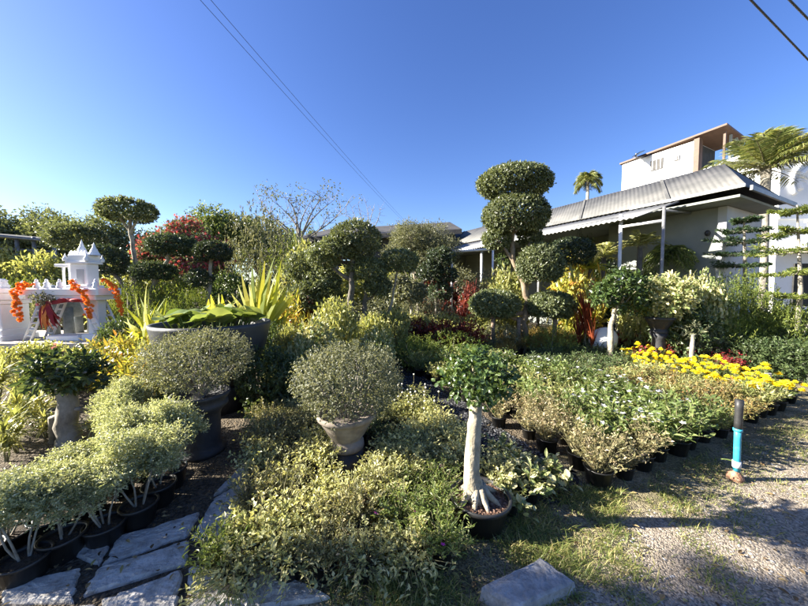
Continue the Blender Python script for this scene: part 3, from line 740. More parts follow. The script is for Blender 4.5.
for iv in range(17):
    for iu in range(20):
        u, v = iu * .262 + (iv % 2) * .08 + random.gauss(0, .025), .05 + iv * .262 + random.gauss(0, .025)
        x, y = OR + UR * u + VR * v
        px, py = proj(x, y, .3)
        if u > 5.0 - .05 * v or not free(x, y): continue
        if (px - 524) ** 2 + ((py - 350) * 1.2) ** 2 < 9 ** 2: continue
        if u < .14 and v > 1.2 and v < 2.4 and random.random() < .3: continue
        mg = 2.98 + .12 * v
        if px < 500 and py < 372: k = 'lime' if random.random() < .7 else 'leafy'
        elif u > mg + 1.15: k = None
        elif u > mg and v < 2.9 and px > 622: k = 'marigold'
        elif v > 3.0: k = 'ochre' if u > 1.6 else 'deep'
        elif v > 1.35 and u > 1.55: k = 'deep'
        elif v > 2.1: k = 'vinca' if random.random() < .75 else 'leafy'
        elif v < .62 and u > 1.75: k = 'orange' if random.random() < .75 else 'lime'
        elif u < .30 or (u < .55 and v < 1.3 and random.random() < .6): k = 'brown'
        elif v < .95 and u < 1.75: k = 'vinca' if random.random() < .8 else 'leafy'
        elif u > 1.6: k = 'lime' if random.random() < .6 else 'orange'
        else: k = random.choice(['leafy', 'leafy', 'lime', 'brown'] if u < 1.0 else ['leafy', 'leafy', 'vinca', 'lime'])
        if k: bed(k, x, y, random.uniform(.82, 1.22))

for j in range(3):
    for t in np.linspace(0, 1, 15):
        px_, py_ = 608 + 122 * t, 338 + 24 * t ** 1.2
        c = G(px_, py_, .28)[:2] + UR * (j * .22 + random.gauss(0, .03)) + VR * random.gauss(0, .03)
        if free(c[0], c[1]): bed('begonia', c[0], c[1], random.uniform(.85, 1.15))
for px_ in (640, 650, 668, 678, 690, 702):
    c = P(px_, 345, 5.55 + random.gauss(0, .08)); bed('begonia', c[0], c[1], random.uniform(.95, 1.2))
# ================================================================== ARALIAS IN BLACK POTS (left row)
def aralia():
    root = thing('potted_aralia', 'aralia', 'potted shrub')
    pot_parts(root, .115, .17)
    st = MB(); m = MB(); H = .46
    for i in range(rng.integers(3, 5)):
        a = rng.random() * 6.28; t = np.array([math.cos(a) * .11, math.sin(a) * .11, .17 + H * (.62 + .25 * rng.random())]); b = np.array([math.cos(a) * .02, math.sin(a) * .02, .13])
        st.tube(bez(b, t, rng.normal(size=3) * .02), np.linspace(.007, .004, 6), 'bark_grey', 5, False)
        for j in range(5):
            q = t + rng.normal(size=3) * [.055, .055, .07] + [0, 0, .01]
            st.tube(bez(b + (t - b) * (.5 + .1 * j), q, rng.normal(size=3) * .01), np.linspace(.003, .0015, 6), 'bark_grey', 3, False)
            crown(m, q, (.075, .075, .062), 'leaf_aralia', .024, .010, DIAMOND, 1.5, .1, .25, 520, .5, .9, 7, .055)
    st.build('stem', root); m.build('foliage', root)
    return root
AR = [Proto(aralia) for _ in range(5)]
ROWS = [([(26, 578), (64, 556), (106, 541), (140, 523), (160, 503), (172, 486)], 'front row of aralias beside the stone paving', 1.0),
        ([(-22, 570), (8, 548), (52, 530), (90, 512), (120, 494), (143, 477)], 'middle row of aralias', .95),
        ([(116, 462), (132, 450)], 'back row of aralias', 1.0)]
ORD = ['nearest', 'second nearest', 'third nearest', 'fourth nearest', 'fifth nearest', 'sixth nearest']
for pts, gname, sc_ in ROWS:
    for i, (x, y) in enumerate(pts):
        c = G(x, y); which = gname.split(' row')[0]
        lab = {'front': 'pale green aralia in black pot, %s plant of the row along the stone paving', 'middle': 'pale green aralia in black pot, %s plant of the middle aralia row', 'back': 'pale green aralia in black pot, %s plant of the rearmost aralia row'}[which] % ORD[i]
        o = AR[(i * 2 + len(gname)) % 5].place(c, random.random() * 6.28, (1, 1, 1) if sc_ == 1 else (1, 1, sc_), lab, 'potted shrub', 'variegated aralias in black pots')
        hs = rng.uniform(.86, 1.14) * {'front': (.72, .72, .78, .86, .95, .95), 'middle': (.66, .58, .60, .72, .86, .95), 'back': (.9, 1.0)}[which][i]
        o.scale = (.86, .86, hs * .94)

# ================================================================== FOREGROUND SINGLES
# small ficus topiary in its black pot
c = TOP_POT; rt = thing('potted_ficus_topiary', 'small round headed ficus with pale flared trunk in black pot by the aisle', 'topiary', (c[0], c[1], 0))
pr, ph_ = .185, .19
m = MB(); o3 = np.array([c[0], c[1], 0])
m.lathe([(0, 0), (pr * .74, 0), (pr * .95, ph_ * .84), (pr * 1.0, ph_ * .86), (pr * 1.04, ph_ * .9), (pr * 1.04, ph_), (pr * 1.0, ph_ + .004), (pr * .93, ph_ - .004), (pr * .9, ph_ * .8)], 'plastic_black', o3, 40); m.build('pot', rt)
m = MB(); V = [o3 + [0, 0, ph_ * .92]]; q = np.linspace(0, 6.283, 40, endpoint=False)
for k, f in ((.5, .9), (.93, .84)):
    for a in q: V.append(o3 + [pr * k * math.cos(a), pr * k * math.sin(a), ph_ * f + rng.normal() * .004])
m.add(V, [[0, 1 + i, 1 + (i + 1) % 40] for i in range(40)] + [[1 + i, 41 + i, 41 + (i + 1) % 40, 1 + (i + 1) % 40] for i in range(40)], 'coir')
for _ in range(260):
    a = rng.random() * 6.28; r_ = pr * .88 * math.sqrt(rng.random())
    m.leaves(DIAMOND, (o3 + [r_ * math.cos(a), r_ * math.sin(a), ph_ * .90])[None], rdir(1) * [1, 1, .3], np.array([[0, 0, 1.]]) + .5 * rdir(1), .018, .012, 'coir')
m.build('soil', rt)
m = MB(); Yt = c[1]
path = [o3 + [-.025, 0, ph_ * .85]] + [P(x, y, Yt) for x, y in ((472, 477), (472, 455), (474, 432), (476, 410), (477, 392))]
fine = [path[0]]
for a, b in zip(path, path[1:]):
    for t in (.33, .67, 1): fine.append(a + (b - a) * t + rng.normal(size=3) * .002)
m.tube(fine, np.array([.088, .074, .062, .053, .049, .047, .046, .045, .044, .043, .042, .040, .039, .037, .035, .032]), 'bark_pale', 14, wob=.04)
for a, e in ((-2.6, .14), (-1.9, .12), (-1.2, .13), (-.5, .15), (.4, .16), (1.2, .12), (2.4, .13)):
    d = np.array([math.cos(a), math.sin(a), 0]); b0 = path[0] + [0, 0, .10]
    m.tube([b0 + d * .03, b0 + d * .07 - [0, 0, .05], b0 + d * e * .85 - [0, 0, .085], b0 + d * e * 1.05 - [0, 0, .11]], [.024, .021, .015, .007], 'bark_pale', 8, wob=.05)
cc = P(480, 376, Yt)
for d in rdir(9) * [.14, .14, .09]: m.tube(bez(path[-1] - [0, 0, .02], cc + d, rng.normal(size=3) * .02), np.linspace(.014, .005, 6), 'bark_pale', 5, False)
m.build('trunk', rt)
m = MB()
for q, r_ in ((P(478, 371, Yt), (.135, .13, .085)), (P(458, 382, Yt), (.065, .07, .055)), (P(497, 383, Yt - .02), (.065, .075, .06)), (P(482, 388, Yt - .05), (.075, .08, .05))):
    crown(m, q, r_, 'leaf_ficus', .034, .024, OVAL, 2.3, .5, .45, 1900, .35, .8, 6, .075)
m.build('crown', rt)
TOPP = cc

# round shrub in a pale stone pot
def bowl_pot(m, c, R_, H, mat, foot=.55, n=40):
    m.lathe([(0, 0), (R_ * foot * 1.05, 0), (R_ * foot * 1.12, H * .05), (R_ * foot * 1.08, H * .2), (R_ * foot * .92, H * .24), (R_ * foot, H * .3), (R_ * .72, H * .5), (R_ * .9, H * .74), (R_ * .95, H * .82), (R_ * 1.0, H * .84), (R_ * 1.06, H * .9), (R_ * 1.05, H * .98), (R_ * 1.0, H), (R_ * .92, H * .97), (R_ * .88, H * .86), (0, H * .84)], mat, c, n)
y0 = 2.5; c = P(347, 447, y0); z0 = c[2]
t = thing('stone_pot_stand', 'upturned black nursery pot carrying the pale stone pot', 'stand', (c[0], y0, 0)); m = MB()
m.lathe([(0, 0), (.17, 0), (.165, .02), (.135, z0 - .003), (0, z0 - .003)], 'plastic_black', (c[0], y0, 0), 28); m.build('pot', t)
t = thing('potted_shrub', 'round grey green clipped shrub in a pale stone footed pot, middle of left bed', 'potted shrub', (c[0], y0, z0)); m = MB()
bowl_pot(m, c, .235, P(347, 412, y0)[2] - z0 + .01, 'pot_stone'); m.build('pot', t)
m = MB(); cc = P(347, 380, y0)
crown(m, cc, (.42, .42, .27), 'leaf_grey', .022, .012, DIAMOND, 3.6, .45, .12, 16000, .5, .8, 8, .06, -.85); m.build('foliage', t)
m = MB(); d = rdir(22); d[:, 2] = np.abs(d[:, 2]) - .2
sticks(m, np.array([c[0], y0, z0 + .22]), cc + d * [.34, .34, .22], .008, 'bark_grey', 4); m.build('stem', t)

# larger dark pedestal pot with a shrub
y0 = 2.72; c = P(203, 455, y0); c[2] = 0; H = P(203, 392, y0)[2]
t = thing('potted_shrub', 'wide grey shrub in a tall dark pedestal pot beside the aralias', 'potted shrub', (c[0], y0, 0)); m = MB()
m.lathe([(0, 0), (.185, 0), (.19, .03), (.165, .05), (.15, .09), (.15, H * .62), (.165, H * .7), (.215, H * .78), (.215, H * .83), (.2, H * .85), (.225, H * .93), (.235, H * .96), (.235, H), (.215, H), (.2, H * .92), (0, H * .9)], 'pot_charcoal', c, 40); m.build('pot', t)
m = MB(); cc = P(197, 361, y0 + .05)
crown(m, cc, (.42, .42, .255), 'leaf_grey', .022, .011, DIAMOND, 3.4, .45, .16, 15000, .5, .8, 8, .06, -.85); m.build('foliage', t)
m = MB(); d = rdir(22); d[:, 2] = np.abs(d[:, 2]) - .2
sticks(m, c + [0, 0, H * .9], cc + d * [.34, .34, .2], .008, 'bark_grey', 4); m.build('stem', t)

# desert rose with swollen trunk
y0 = 2.9; b = P(68, 446, y0); b[2] = 0
t = thing('desert_rose', 'desert rose with thick grey trunk, dark flat crown and pink blooms', 'tree', (b[0], y0, 0)); m = MB()
pp = [b + [.01, 0, 0]] + [P(x, y, y0) for x, y in ((70, 440), (66, 425), (69, 410), (66, 396), (63, 386))]
fine = [pp[0]]
for a, q in zip(pp, pp[1:]):
    for tt in (.5, 1): fine.append(a + (q - a) * tt + rng.normal(size=3) * .004)
m.tube(fine, np.linspace(.10, .062, len(fine)), 'bark_grey', 12, wob=.06)
m.tube([b + [-.11, -.02, 0], b + [-.10, -.03, .25], P(62, 415, y0 - .03)], [.035, .032, .025], 'bark_grey', 8)
m.tube([P(68, 412, y0), P(76, 409, y0), P(81, 409, y0)], [.03, .02, .018], 'bark_grey', 7)
for x, y in ((36, 378), (48, 370), (60, 365), (72, 366), (86, 372), (96, 376), (40, 388), (84, 385)): m.tube(bez(pp[-1], P(x, y, y0 + rng.normal() * .15), rng.normal(size=3) * .03), np.linspace(.022, .010, 6), 'bark_grey', 6)
m.build('trunk', t); m = MB()
for x, y, rx, ry in ((66, 367, 27, 7), (46, 379, 12, 7), (88, 376, 14, 7), (62, 376, 20, 9)):
    crown(m, P(x, y, y0), (rx * y0 / F, rx * y0 / F * .9, ry * y0 / F), 'leaf_deep', .085, .034, OVAL, 1.5, .4, .2, 900, .2, .8, 7, .08)
m.build('crown', t); m = MB()
for x, y in ((53, 348), (63, 352)):
    q = P(x, y, y0); m.tube([q - [0, 0, .1], q], [.006, .005], 'stem_green', 5); m.leaves(FLOWER, q + rng.normal(size=(3, 3)) * .012, rdir(3), rdir(3) + [0, -.6, .6], .035, .035, 'petal_pink')
m.build('blossoms', t)

# rough stone block on the verge
def ring(pts, z, n=6):
    out = []
    for i in range(len(pts)):
        a, b = G(*pts[i], z), G(*pts[(i + 1) % len(pts)], z)
        for t in np.linspace(0, 1, n, endpoint=False): out.append(a + (b - a) * t)
    return np.array(out)
top = ring(((482, 586), (517, 606), (575, 580), (541, 557)), .075); c = top.mean(0)
low = c + (top - c) * [1.06, 1.06, 0] + [0, 0, -.08]
mid = top + rng.normal(size=top.shape) * [.003, .003, .001] - [0, 0, .012]
inn = c + (top - c) * [.93, .93, 1] + rng.normal(size=top.shape) * [.004, .004, .0012]
in2 = c + (top - c) * [.5, .5, 1] + rng.normal(size=top.shape) * [.006, .006, .0006]
n = len(top); V = np.vstack([low, mid, inn, in2, c[None]])
Fc = [[r * n + k, r * n + (k + 1) % n, (r + 1) * n + (k + 1) % n, (r + 1) * n + k] for r in range(3) for k in range(n)] + [[3 * n + k, 3 * n + (k + 1) % n, 4 * n] for k in range(n)]
tag(MB().add(V, Fc, 'stone_block').build('stone_block', None, (c[0], c[1], 0)), 'rough grey stone block lying in the grass verge', 'stone block')

# blue stand pipe
b = G(736, 480); y0 = b[1]; t = thing('standpipe', 'blue plastic standpipe with black upper sleeve on a rusty footing', 'pipe', (b[0], y0, 0))
q = [P(736.5, 471, y0), P(738, 427, y0), P(738.5, 424, y0), P(739.5, 400, y0)]
m = MB(); m.tube(bez(q[0], q[1], [0, 0, 0], 5), .021, 'blue_pvc', 16); m.tube(bez(P(736.6, 467, y0), P(736.7, 461, y0), [0, 0, 0], 3), .026, 'steel_white', 16); m.build('pipe', t)
m = MB(); m.tube(bez(P(737.9, 430, y0), q[3], [0, 0, 0], 5), [.025, .024, .024, .025, .026], 'black_rubber', 16); m.tube(bez(P(737.8, 431, y0), P(737.9, 428.5, y0), [0, 0, 0], 3), .0275, 'blue_pvc', 16); m.build('sleeve', t)
m = MB(); m.blob((b[0], y0, .02), (.05, .045, .06), 'rust_base', 14, 9, .16); m.build('footing', t)
m = MB(); m.tube(bez(P(736.6, 463, y0), P(721, 459, y0 + .05), [0, 0, .01]), np.linspace(.006, .004, 6), 'leaf_fresh', 5); m.build('side_shoot', t)

# ================================================================== LOTUS BOWL AND YELLOW LEAF PLANTS
y0 = 3.75; c = P(216, 384, y0); zb = c[2]; rim = P(213, 322, y0)[2]; s = y0 / F
t = thing('bowl_stand', 'low dark plinth under the wide lotus bowl', 'stand', (c[0], y0, 0)); m = MB()
m.lathe([(0, 0), (.34, 0), (.33, zb * .9), (.31, zb - .002), (0, zb - .002)], 'pot_charcoal', (c[0], y0, 0), 30); m.build('plinth', t)
t = thing('lotus_bowl', 'very wide dark round bowl holding lotus leaves', 'planter bowl', (c[0], y0, zb)); m = MB(); Hb = rim - zb; Rb = 52 * s
m.lathe([(0, 0), (Rb * .42, 0), (Rb * .5, .02), (Rb * .78, Hb * .36), (Rb * .93, Hb * .68), (Rb * 1.0, Hb * .95), (Rb * 1.0, Hb), (Rb * .94, Hb), (Rb * .92, Hb * .9), (Rb * .84, Hb * .72), (0, Hb * .7)], 'pot_bowl', (c[0], y0, zb), 56); m.build('bowl', t)
t = thing('lotus_plant', 'lotus with big round pale green leaves in the dark bowl', 'lotus', (c[0], y0, zb + Hb * .7)); m = MB(); st = MB()
for _ in range(64):
    a = rng.random() * 6.28; r_ = Rb * .8 * math.sqrt(rng.random()); h_ = .10 + .16 * rng.random()
    q = np.array([c[0] + r_ * math.cos(a), y0 + r_ * math.sin(a), rim + h_ * .75 - .05]); R_ = .07 + .075 * rng.random()
    ux = nrm(np.array([1, 0, rng.normal() * .3])); uy = nrm(np.array([0, 1, rng.normal() * .35 - .1])); uz = np.cross(ux, uy)
    k = 16; V = [q]; w = rng.random() * 6
    for rr, dz in ((.55, .12), (1, .16)):
        for j in range(k):
            b = 6.283 * j / k; V.append(q + R_ * rr * (math.cos(b) * ux + math.sin(b) * uy) + uz * R_ * (dz + .10 * math.sin(3 * b + w) * rr))
    m.add(V, [[0, 1 + j, 1 + (j + 1) % k] for j in range(k)] + [[1 + j, 1 + k + j, 1 + k + (j + 1) % k, 1 + (j + 1) % k] for j in range(k)], 'leaf_lotus', None, smooth=True); m.t[-1] = np.full(len(m.t[-1]), rng.random()); m.t[-2] = np.full(len(m.t[-2]), m.t[-1][0])
    st.tube([(c[0] + r_ * .7 * math.cos(a), y0 + r_ * .7 * math.sin(a), zb + Hb * .7), q - [0, 0, .01]], [.007, .006], 'leaf_fresh', 5, False)
m.build('leaf_pads', t); st.build('stem', t)

def straps(name, label, cat, px, base_py, Y, leaves, leaf, W, T=BLADE_UP, zbase=0.0, jitter=.12, tw=.6):
    """broad strap leaves aimed at photo pixels: (tip px, tip py)"""
    b = P(px, base_py, Y); t = thing(name, label, cat, (b[0], Y, 0)); m = MB()
    for (x, y) in leaves:
        tip = P(x, y, Y + rng.normal() * jitter); o = b + rng.normal(size=3) * [.07, .07, .02]
        d = tip - o; L = np.linalg.norm(d) * 1.05
        m.leaves(T, o[None], d[None], (np.array([rng.normal() * tw, -1, .25]))[None], L, W * (.8 + .4 * rng.random()), leaf)
    m.build('foliage', t); m = MB()
    m.tube([(b[0], Y, 0), b - [0, 0, .02], b + [0, 0, .1]], [.03, .025, .02], 'stem_green', 6, False); m.build('stem', t)
    return t
Lv = [(232, 285), (238, 270), (246, 264), (251, 292), (258, 258), (264, 262), (268, 270), (272, 280), (281, 262), (284, 286), (276, 300), (262, 300), (244, 300), (255, 275), (224, 300), (240, 310), (270, 315), (284, 305), (258, 310), (249, 268), (266, 256), (229, 290), (277, 272), (260, 285), (272, 292)]
straps('gold_ginger', 'tall yellow green plant of broad upright leaves behind the lotus bowl', 'plant', 264, 336, 5.2, Lv + [(x + 3 + rng.normal() * 9, y + 10 + rng.random() * 30) for x, y in Lv * 3], 'leaf_gold', .10, tw=.35)
Lv = [(137, 288), (128, 296), (143, 294), (152, 300), (158, 298), (165, 302), (172, 306), (181, 316), (126, 308), (122, 318), (148, 308), (160, 310), (132, 322), (176, 325), (150, 316), (140, 305)]
straps('gold_cordyline', 'spreading bright yellow strap leaved plant right of the white shrine', 'plant', 152, 338, 4.9, Lv + [(x + rng.normal() * 6, y + 10) for x, y in Lv], 'leaf_gold', .075)
Lv = [(208, 300), (214, 294), (222, 297), (232, 299), (240, 305), (204, 310), (226, 306), (236, 314), (215, 306)]
straps('gold_cordyline', 'yellow leaves rising just behind the lotus pads', 'plant', 222, 330, 4.5, Lv + Lv, 'leaf_gold', .10)

# ================================================================== MIXED SHRUBS
SK = {}
def sk(key, n, **kw): SK[key] = ([Proto(shrub_maker(name=key, **kw)) for _ in range(n)], kw['w'], kw['h'])
sk('round_green', 3, leaf='leaf_ficus', w=.9, h=.85, L=.055, W=.03)
sk('deep_green', 3, leaf='leaf_deep', w=.9, h=.9, L=.075, W=.04)
sk('lime', 3, leaf='leaf_yellow_green', w=.8, h=.75, L=.07, W=.036)
sk('variegated', 3, leaf='leaf_variegated', w=.9, h=.9, L=.062, W=.036, T=OVAL, k=2.4)
sk('grey_fine', 3, leaf='leaf_grey', w=.9, h=.9, L=.05, W=.016, k=2.4, rough=.3)
sk('croton', 3, leaf='leaf_croton', w=.6, h=.65, L=.14, W=.034, k=2.2, up=.8, T=BLADE_UP, cap=900, rough=.2)
sk('red', 2, leaf='leaf_red', w=.6, h=.6, L=.10, W=.035, k=2.2, up=.7)
sk('conifer', 3, leaf='leaf_pine', w=1.0, h=.8, L=.048, W=.011, k=2.2, rough=.35, inner=.3)
sk('hedge', 3, leaf='leaf_deep', w=1.1, h=.8, L=.06, W=.024, k=2.4, rough=.25)
sk('dry', 2, leaf='leaf_dry', w=1.0, h=1.1, L=.05, W=.014, k=1.3, rough=.4, inner=.2, stem='twig_dry')
SK['dracaena'] = ([Proto(rosette_maker('dracaena', 'leaf_yellow_green', 26, .34, .045, BLADE, 4, .16, (.2, 1.4), None)) for _ in range(3)], .75, .6)
SK['strap_dark'] = ([Proto(rosette_maker('strap', 'leaf_deep', 26, .36, .04, BLADE, 4, .16, (.2, 1.4), None)) for _ in range(2)], .75, .6)
SK['gold_strap'] = ([Proto(rosette_maker('strap', 'leaf_gold', 24, .36, .05, BLADE, 3, .12, (.4, 1.45), None)) for _ in range(2)], .7, .65)
SK['red_strap'] = ([Proto(rosette_maker('strap', 'leaf_redstem', 26, .5, .03, BLADE_UP, 3, .08, (.9, 1.5), None)) for _ in range(1)], .5, .75)
NAMEK = dict(round_green='ficus_shrub', deep_green='green_shrub', lime='lime_shrub', variegated='variegated_shrub', grey_fine='grey_shrub', croton='croton', red='red_shrub', conifer='juniper_shrub', hedge='hedge_shrub', dry='dry_shrub', dracaena='dracaena', strap_dark='strap_leaf_plant', gold_strap='gold_strap_plant', red_strap='red_strap_plant')
def sh(kind, px, top, Y, wpx, label, z=0, group=None, h=None):
    ps, w, hh = SK[kind]; tp = P(px, top, Y); s = Y / F
    H = (tp[2] - z) if h is None else h; o = random.choice(ps).place((tp[0], Y, z), random.random() * 6.28, (wpx * s / w, wpx * s / w, max(.15, H) / hh), label, 'plant' if 'strap' in kind or kind in ('croton', 'dracaena') else 'shrub', group)
    o.name = NAMEK[kind]; return o
# left: leafy beds in front of and below the shrine slab
lg = 'dracaenas massed left of the desert rose'
for (x, y, Y, w) in ((8, 366, 3.0, 46), (34, 372, 3.2, 42), (-20, 380, 2.8, 50), (14, 395, 2.7, 40), (44, 398, 3.0, 36), (-12, 352, 3.6, 44), (18, 352, 3.8, 40), (50, 356, 4.0, 38), (2, 410, 2.55, 40)):
    sh('dracaena', x, y, Y, w, 'yellow green strap leaved dracaena massed at the left edge beside the desert rose', group=lg)
dg = 'dracaenas between desert rose and dark pedestal pot'
for (x, y, Y, w) in ((104, 384, 3.3, 46), (96, 400, 3.0, 40), (118, 374, 3.7, 42)):
    sh('dracaena', x, y, Y, w, 'yellow green strap leaved dracaena just right of the desert rose trunk', group=dg)
for (x, y, Y, w, l) in ((128, 347, 4.3, 34, 'yellow and orange croton near the corner of the shrine slab'), (146, 352, 4.1, 32, 'orange flecked croton left of the dark pedestal pot'), (108, 350, 4.6, 34, 'yellow croton just below the shrine slab edge'), (86, 352, 4.6, 36, 'pale yellow croton behind the desert rose crown')):
    sh('croton', x, y, Y, w, l)
for (x, y, Y, w, l) in ((137, 340, 4.8, 40, 'low lime shrub beside the end of the shrine slab'), (158, 345, 4.2, 36, 'lime shrub hugging the left side of the lotus bowl'), (30, 346, 4.6, 46, 'lime shrub under the left pedestal of the shrine'), (64, 352, 4.4, 34, 'lime shrub under the front of the shrine')):
    sh('lime', x, y, Y, w, l)
sh('deep_green', 118, 322, 5.4, 34, 'dark shrub against the right leg of the shrine')
sh('strap_dark', 170, 340, 3.9, 34, 'dark strap leaved plant against the bowl plinth, left side')
sh('deep_green', 268, 352, 3.5, 46, 'dark green shrub under the right side of the lotus bowl')
sh('deep_green', 160, 396, 2.95, 30, 'dark shrub behind the dark pedestal pot', z=0)
# middle: behind the left bed
for (k, x, y, Y, w, l) in (
    ('variegated', 318, 322, 4.3, 44, 'cream and green variegated shrub behind the round shrub in the stone pot'),
    ('variegated', 300, 340, 3.9, 36, 'small variegated shrub right of the lotus bowl'),
    ('lime', 292, 330, 4.5, 30, 'lime shrub at the right rim of the lotus bowl'),
    ('lime', 335, 305, 5.0, 40, 'tall lime shrub left of the twin dark trunks'),
    ('variegated', 375, 330, 4.9, 34, 'cream variegated shrub at the foot of the twin dark trunks'),
    ('lime', 372, 318, 5.6, 32, 'lime shrub right of the twin dark trunks'),
    ('lime', 392, 314, 6.2, 34, 'lime shrub beside the thin leaning trunk'),
    ('croton', 288, 314, 5.6, 32, 'yellow croton between gold plant and cloud pruned shrub'),
    ('grey_fine', 340, 300, 6.0, 40, 'grey fine leaved shrub between the topiary trunks'),
    ('deep_green', 276, 330, 5.0, 34, 'dark shrub behind the right rim of the lotus bowl'),
    ('red', 302, 306, 6.6, 30, 'dark red shrub under the cloud pruned shrub'),
    ('lime', 420, 318, 7.0, 34, 'lime shrub left of the red strip of flowers'),
    ('lime', 448, 316, 7.4, 36, 'lime shrub behind the red strip of flowers'),
    ('lime', 476, 318, 7.2, 34, 'lime shrub at the wooden trestle'),
    ('red', 418, 326, 6.5, 30, 'low red leaved plant, left end of the red strip'),
    ('red', 442, 327, 6.4, 30, 'low red leaved plant in the middle of the red strip'),
    ('red', 466, 328, 6.3, 28, 'low red leaved plant at the right end of the red strip'),
    ('conifer', 452, 332, 5.9, 56, 'feathery yellow green shrub at the far end of the gravel aisle'),
    ('conifer', 418, 336, 5.4, 44, 'feathery low shrub left of the far gravel aisle'),
    ('grey_fine', 380, 300, 8.5, 60, 'grey leaved shrub behind the leaning trunk'),
    ('red', 470, 294, 8.2, 18, 'wine red shrub behind the trestle'),
    ('dry', 484, 275, 9.0, 40, 'dry looking shrub left of the big topiary trunk'),
    ('lime', 508, 276, 8.6, 34, 'yellowish lime shrub behind the big topiary trunk'),
    ('lime', 497, 285, 9.2, 36, 'yellow lime shrub behind the trestle'),
    ('red', 440, 280, 10.5, 28, 'red shrub by the white rail'),
    ('croton', 578, 272, 7.8, 36, 'tall yellow leaved croton right of the big topiary'),
    ('gold_strap', 560, 268, 8.2, 30, 'golden strap leaved plant under the dark dome topiary'),
    ('red_strap', 583, 280, 6.6, 26, 'tall red stemmed strap plant beside the ficus bush'),
    ('red_strap', 590, 292, 6.4, 22, 'shorter red strap plant in front of the tall red one'),
    ('conifer', 552, 326, 6.2, 44, 'feathery ochre shrub at the right of the big topiary trunk'),
    ('grey_fine', 500, 322, 6.7, 40, 'greyish shrub below the trestle rail'),
    ('dry', 598, 322, 8.0, 34, 'dry shrub left of the white ficus trunk'),
    ('lime', 645, 312, 8.0, 28, 'lime shrub left of the grey urn'),
    ('variegated', 702, 276, 5.8, 40, 'broad cream variegated shrub in front of the pale wall'),
    ('lime', 642, 292, 6.8, 30, 'lime shrub behind the urn shrub'),
    ('deep_green', 684, 306, 5.7, 44, 'flat topped dark green shrub right of the grey urn'),
    ('conifer', 738, 268, 6.1, 52, 'layered golden juniper under the star shaped pine'),
    ('conifer', 716, 292, 5.9, 56, 'layered bronze green juniper right of the variegated shrub'),
    ('conifer', 762, 288, 5.9, 56, 'layered juniper left of the tall slender pine'),
    ('conifer', 722, 314, 5.6, 50, 'low golden juniper in front of the layered junipers'),
    ('conifer', 780, 306, 5.6, 60, 'low golden juniper at the foot of the slender pine'),
    ('grey_fine', 702, 324, 5.6, 36, 'silver grey shrub behind the red begonias'),
    ('grey_fine', 672, 320, 7.6, 30, 'small silver shrub behind the grey urn'),
    ('hedge', 742, 338, 5.3, 52, 'clipped green hedge shrub behind the red begonias'),
    ('hedge', 772, 340, 5.0, 58, 'clipped green hedge shrub between begonias and pine'),
    ('hedge', 812, 344, 4.8, 60, 'clipped green hedge shrub at the right edge'),
    ('hedge', 790, 330, 5.5, 60, 'taller hedge shrub behind the clipped hedge at right'),
    ('deep_green', 800, 312, 6.6, 60, 'dark shrub right of the slender pine'),
    ('deep_green', 640, 276, 8.2, 46, 'dark shrub under the porch between the posts'),
    ('deep_green', 600, 268, 8.8, 50, 'dark shrub in the porch shade left of the first post'),
    ('dry', 690, 284, 7.0, 40, 'dry shrub at the foot of the green house wall'),
    # left background around the topiaries
    ('grey_fine', 262, 218, 10.5, 58, 'tall silvery twiggy shrub behind the gold ginger'),
    ('conifer', 292, 234, 11.5, 44, 'yellowish tree like shrub before the dark shed'),
    ('lime', 308, 250, 9.5, 42, 'lime shrub at the end of the dark shed roof'),
    ('round_green', 232, 272, 8.8, 44, 'green shrub behind the gold ginger, left side'),
    ('conifer', 182, 270, 8.0, 44, 'feathery low shrub between the two small topiary pairs'),
    ('conifer', 196, 292, 7.0, 46, 'low feathery shrub behind the lotus leaves'),
    ('conifer', 176, 300, 6.4, 40, 'feathery shrub right of the yellow cordyline'),
    ('lime', 118, 280, 8.6, 40, 'sunlit lime shrub behind the shrine garland'),
    ('conifer', 138, 285, 7.4, 44, 'feathery shrub at the base of the tall single ball topiary'),
    ('lime', 8, 256, 12.0, 46, 'sunlit lime shrub under the nursery shade roof, far left'),
    ('lime', 40, 258, 11.5, 44, 'sunlit lime shrub under the nursery shade roof, beside the shrine roof'),
    ('lime', -20, 262, 10.5, 44, 'sunlit lime shrub at the left edge under the shade roof'),
    ('conifer', 22, 275, 9.5, 54, 'feathery shrub behind the shrine table, left'),
    ('grey_fine', 62, 282, 9.0, 54, 'grey shrub behind the shrine house'),
    ('grey_fine', 420, 292, 8.0, 36, 'grey shrub under the pale olive tree'),
    ('grey_fine', 436, 300, 7.8, 40, 'greyish shrub between pale trunk and red strip'),
    ('lime', 330, 322, 6.4, 40, 'lime shrub at the base of the cloud pruned shrub'),
    ('conifer', 250, 300, 8.0, 60, 'feathery shrub behind the gold ginger'),
    ('grey_fine', 300, 280, 10.0, 60, 'greyish shrub behind the cloud pruned shrub'),
    ('conifer', 400, 275, 12.0, 70, 'far leafy shrub before the long dark roof'),
    ('grey_fine', 450, 268, 13.0, 70, 'far leafy shrub left of the house eave'),
    ('lime', 360, 272, 13.0, 80, 'far leafy shrub under the long dark roof'),
    ('conifer', 200, 262, 14.0, 80, 'far leafy shrub below the bougainvillea'),
    ('lime', 150, 264, 15.0, 80, 'far leafy shrub behind the tall topiary trunk'),
    ('conifer', 90, 268, 14.0, 90, 'far leafy shrub behind the shrine spires'),
    ('lime', 20, 268, 16.0, 110, 'far leafy shrub beyond the shade roof'),
    ): sh(k, x, y, Y, w, l)

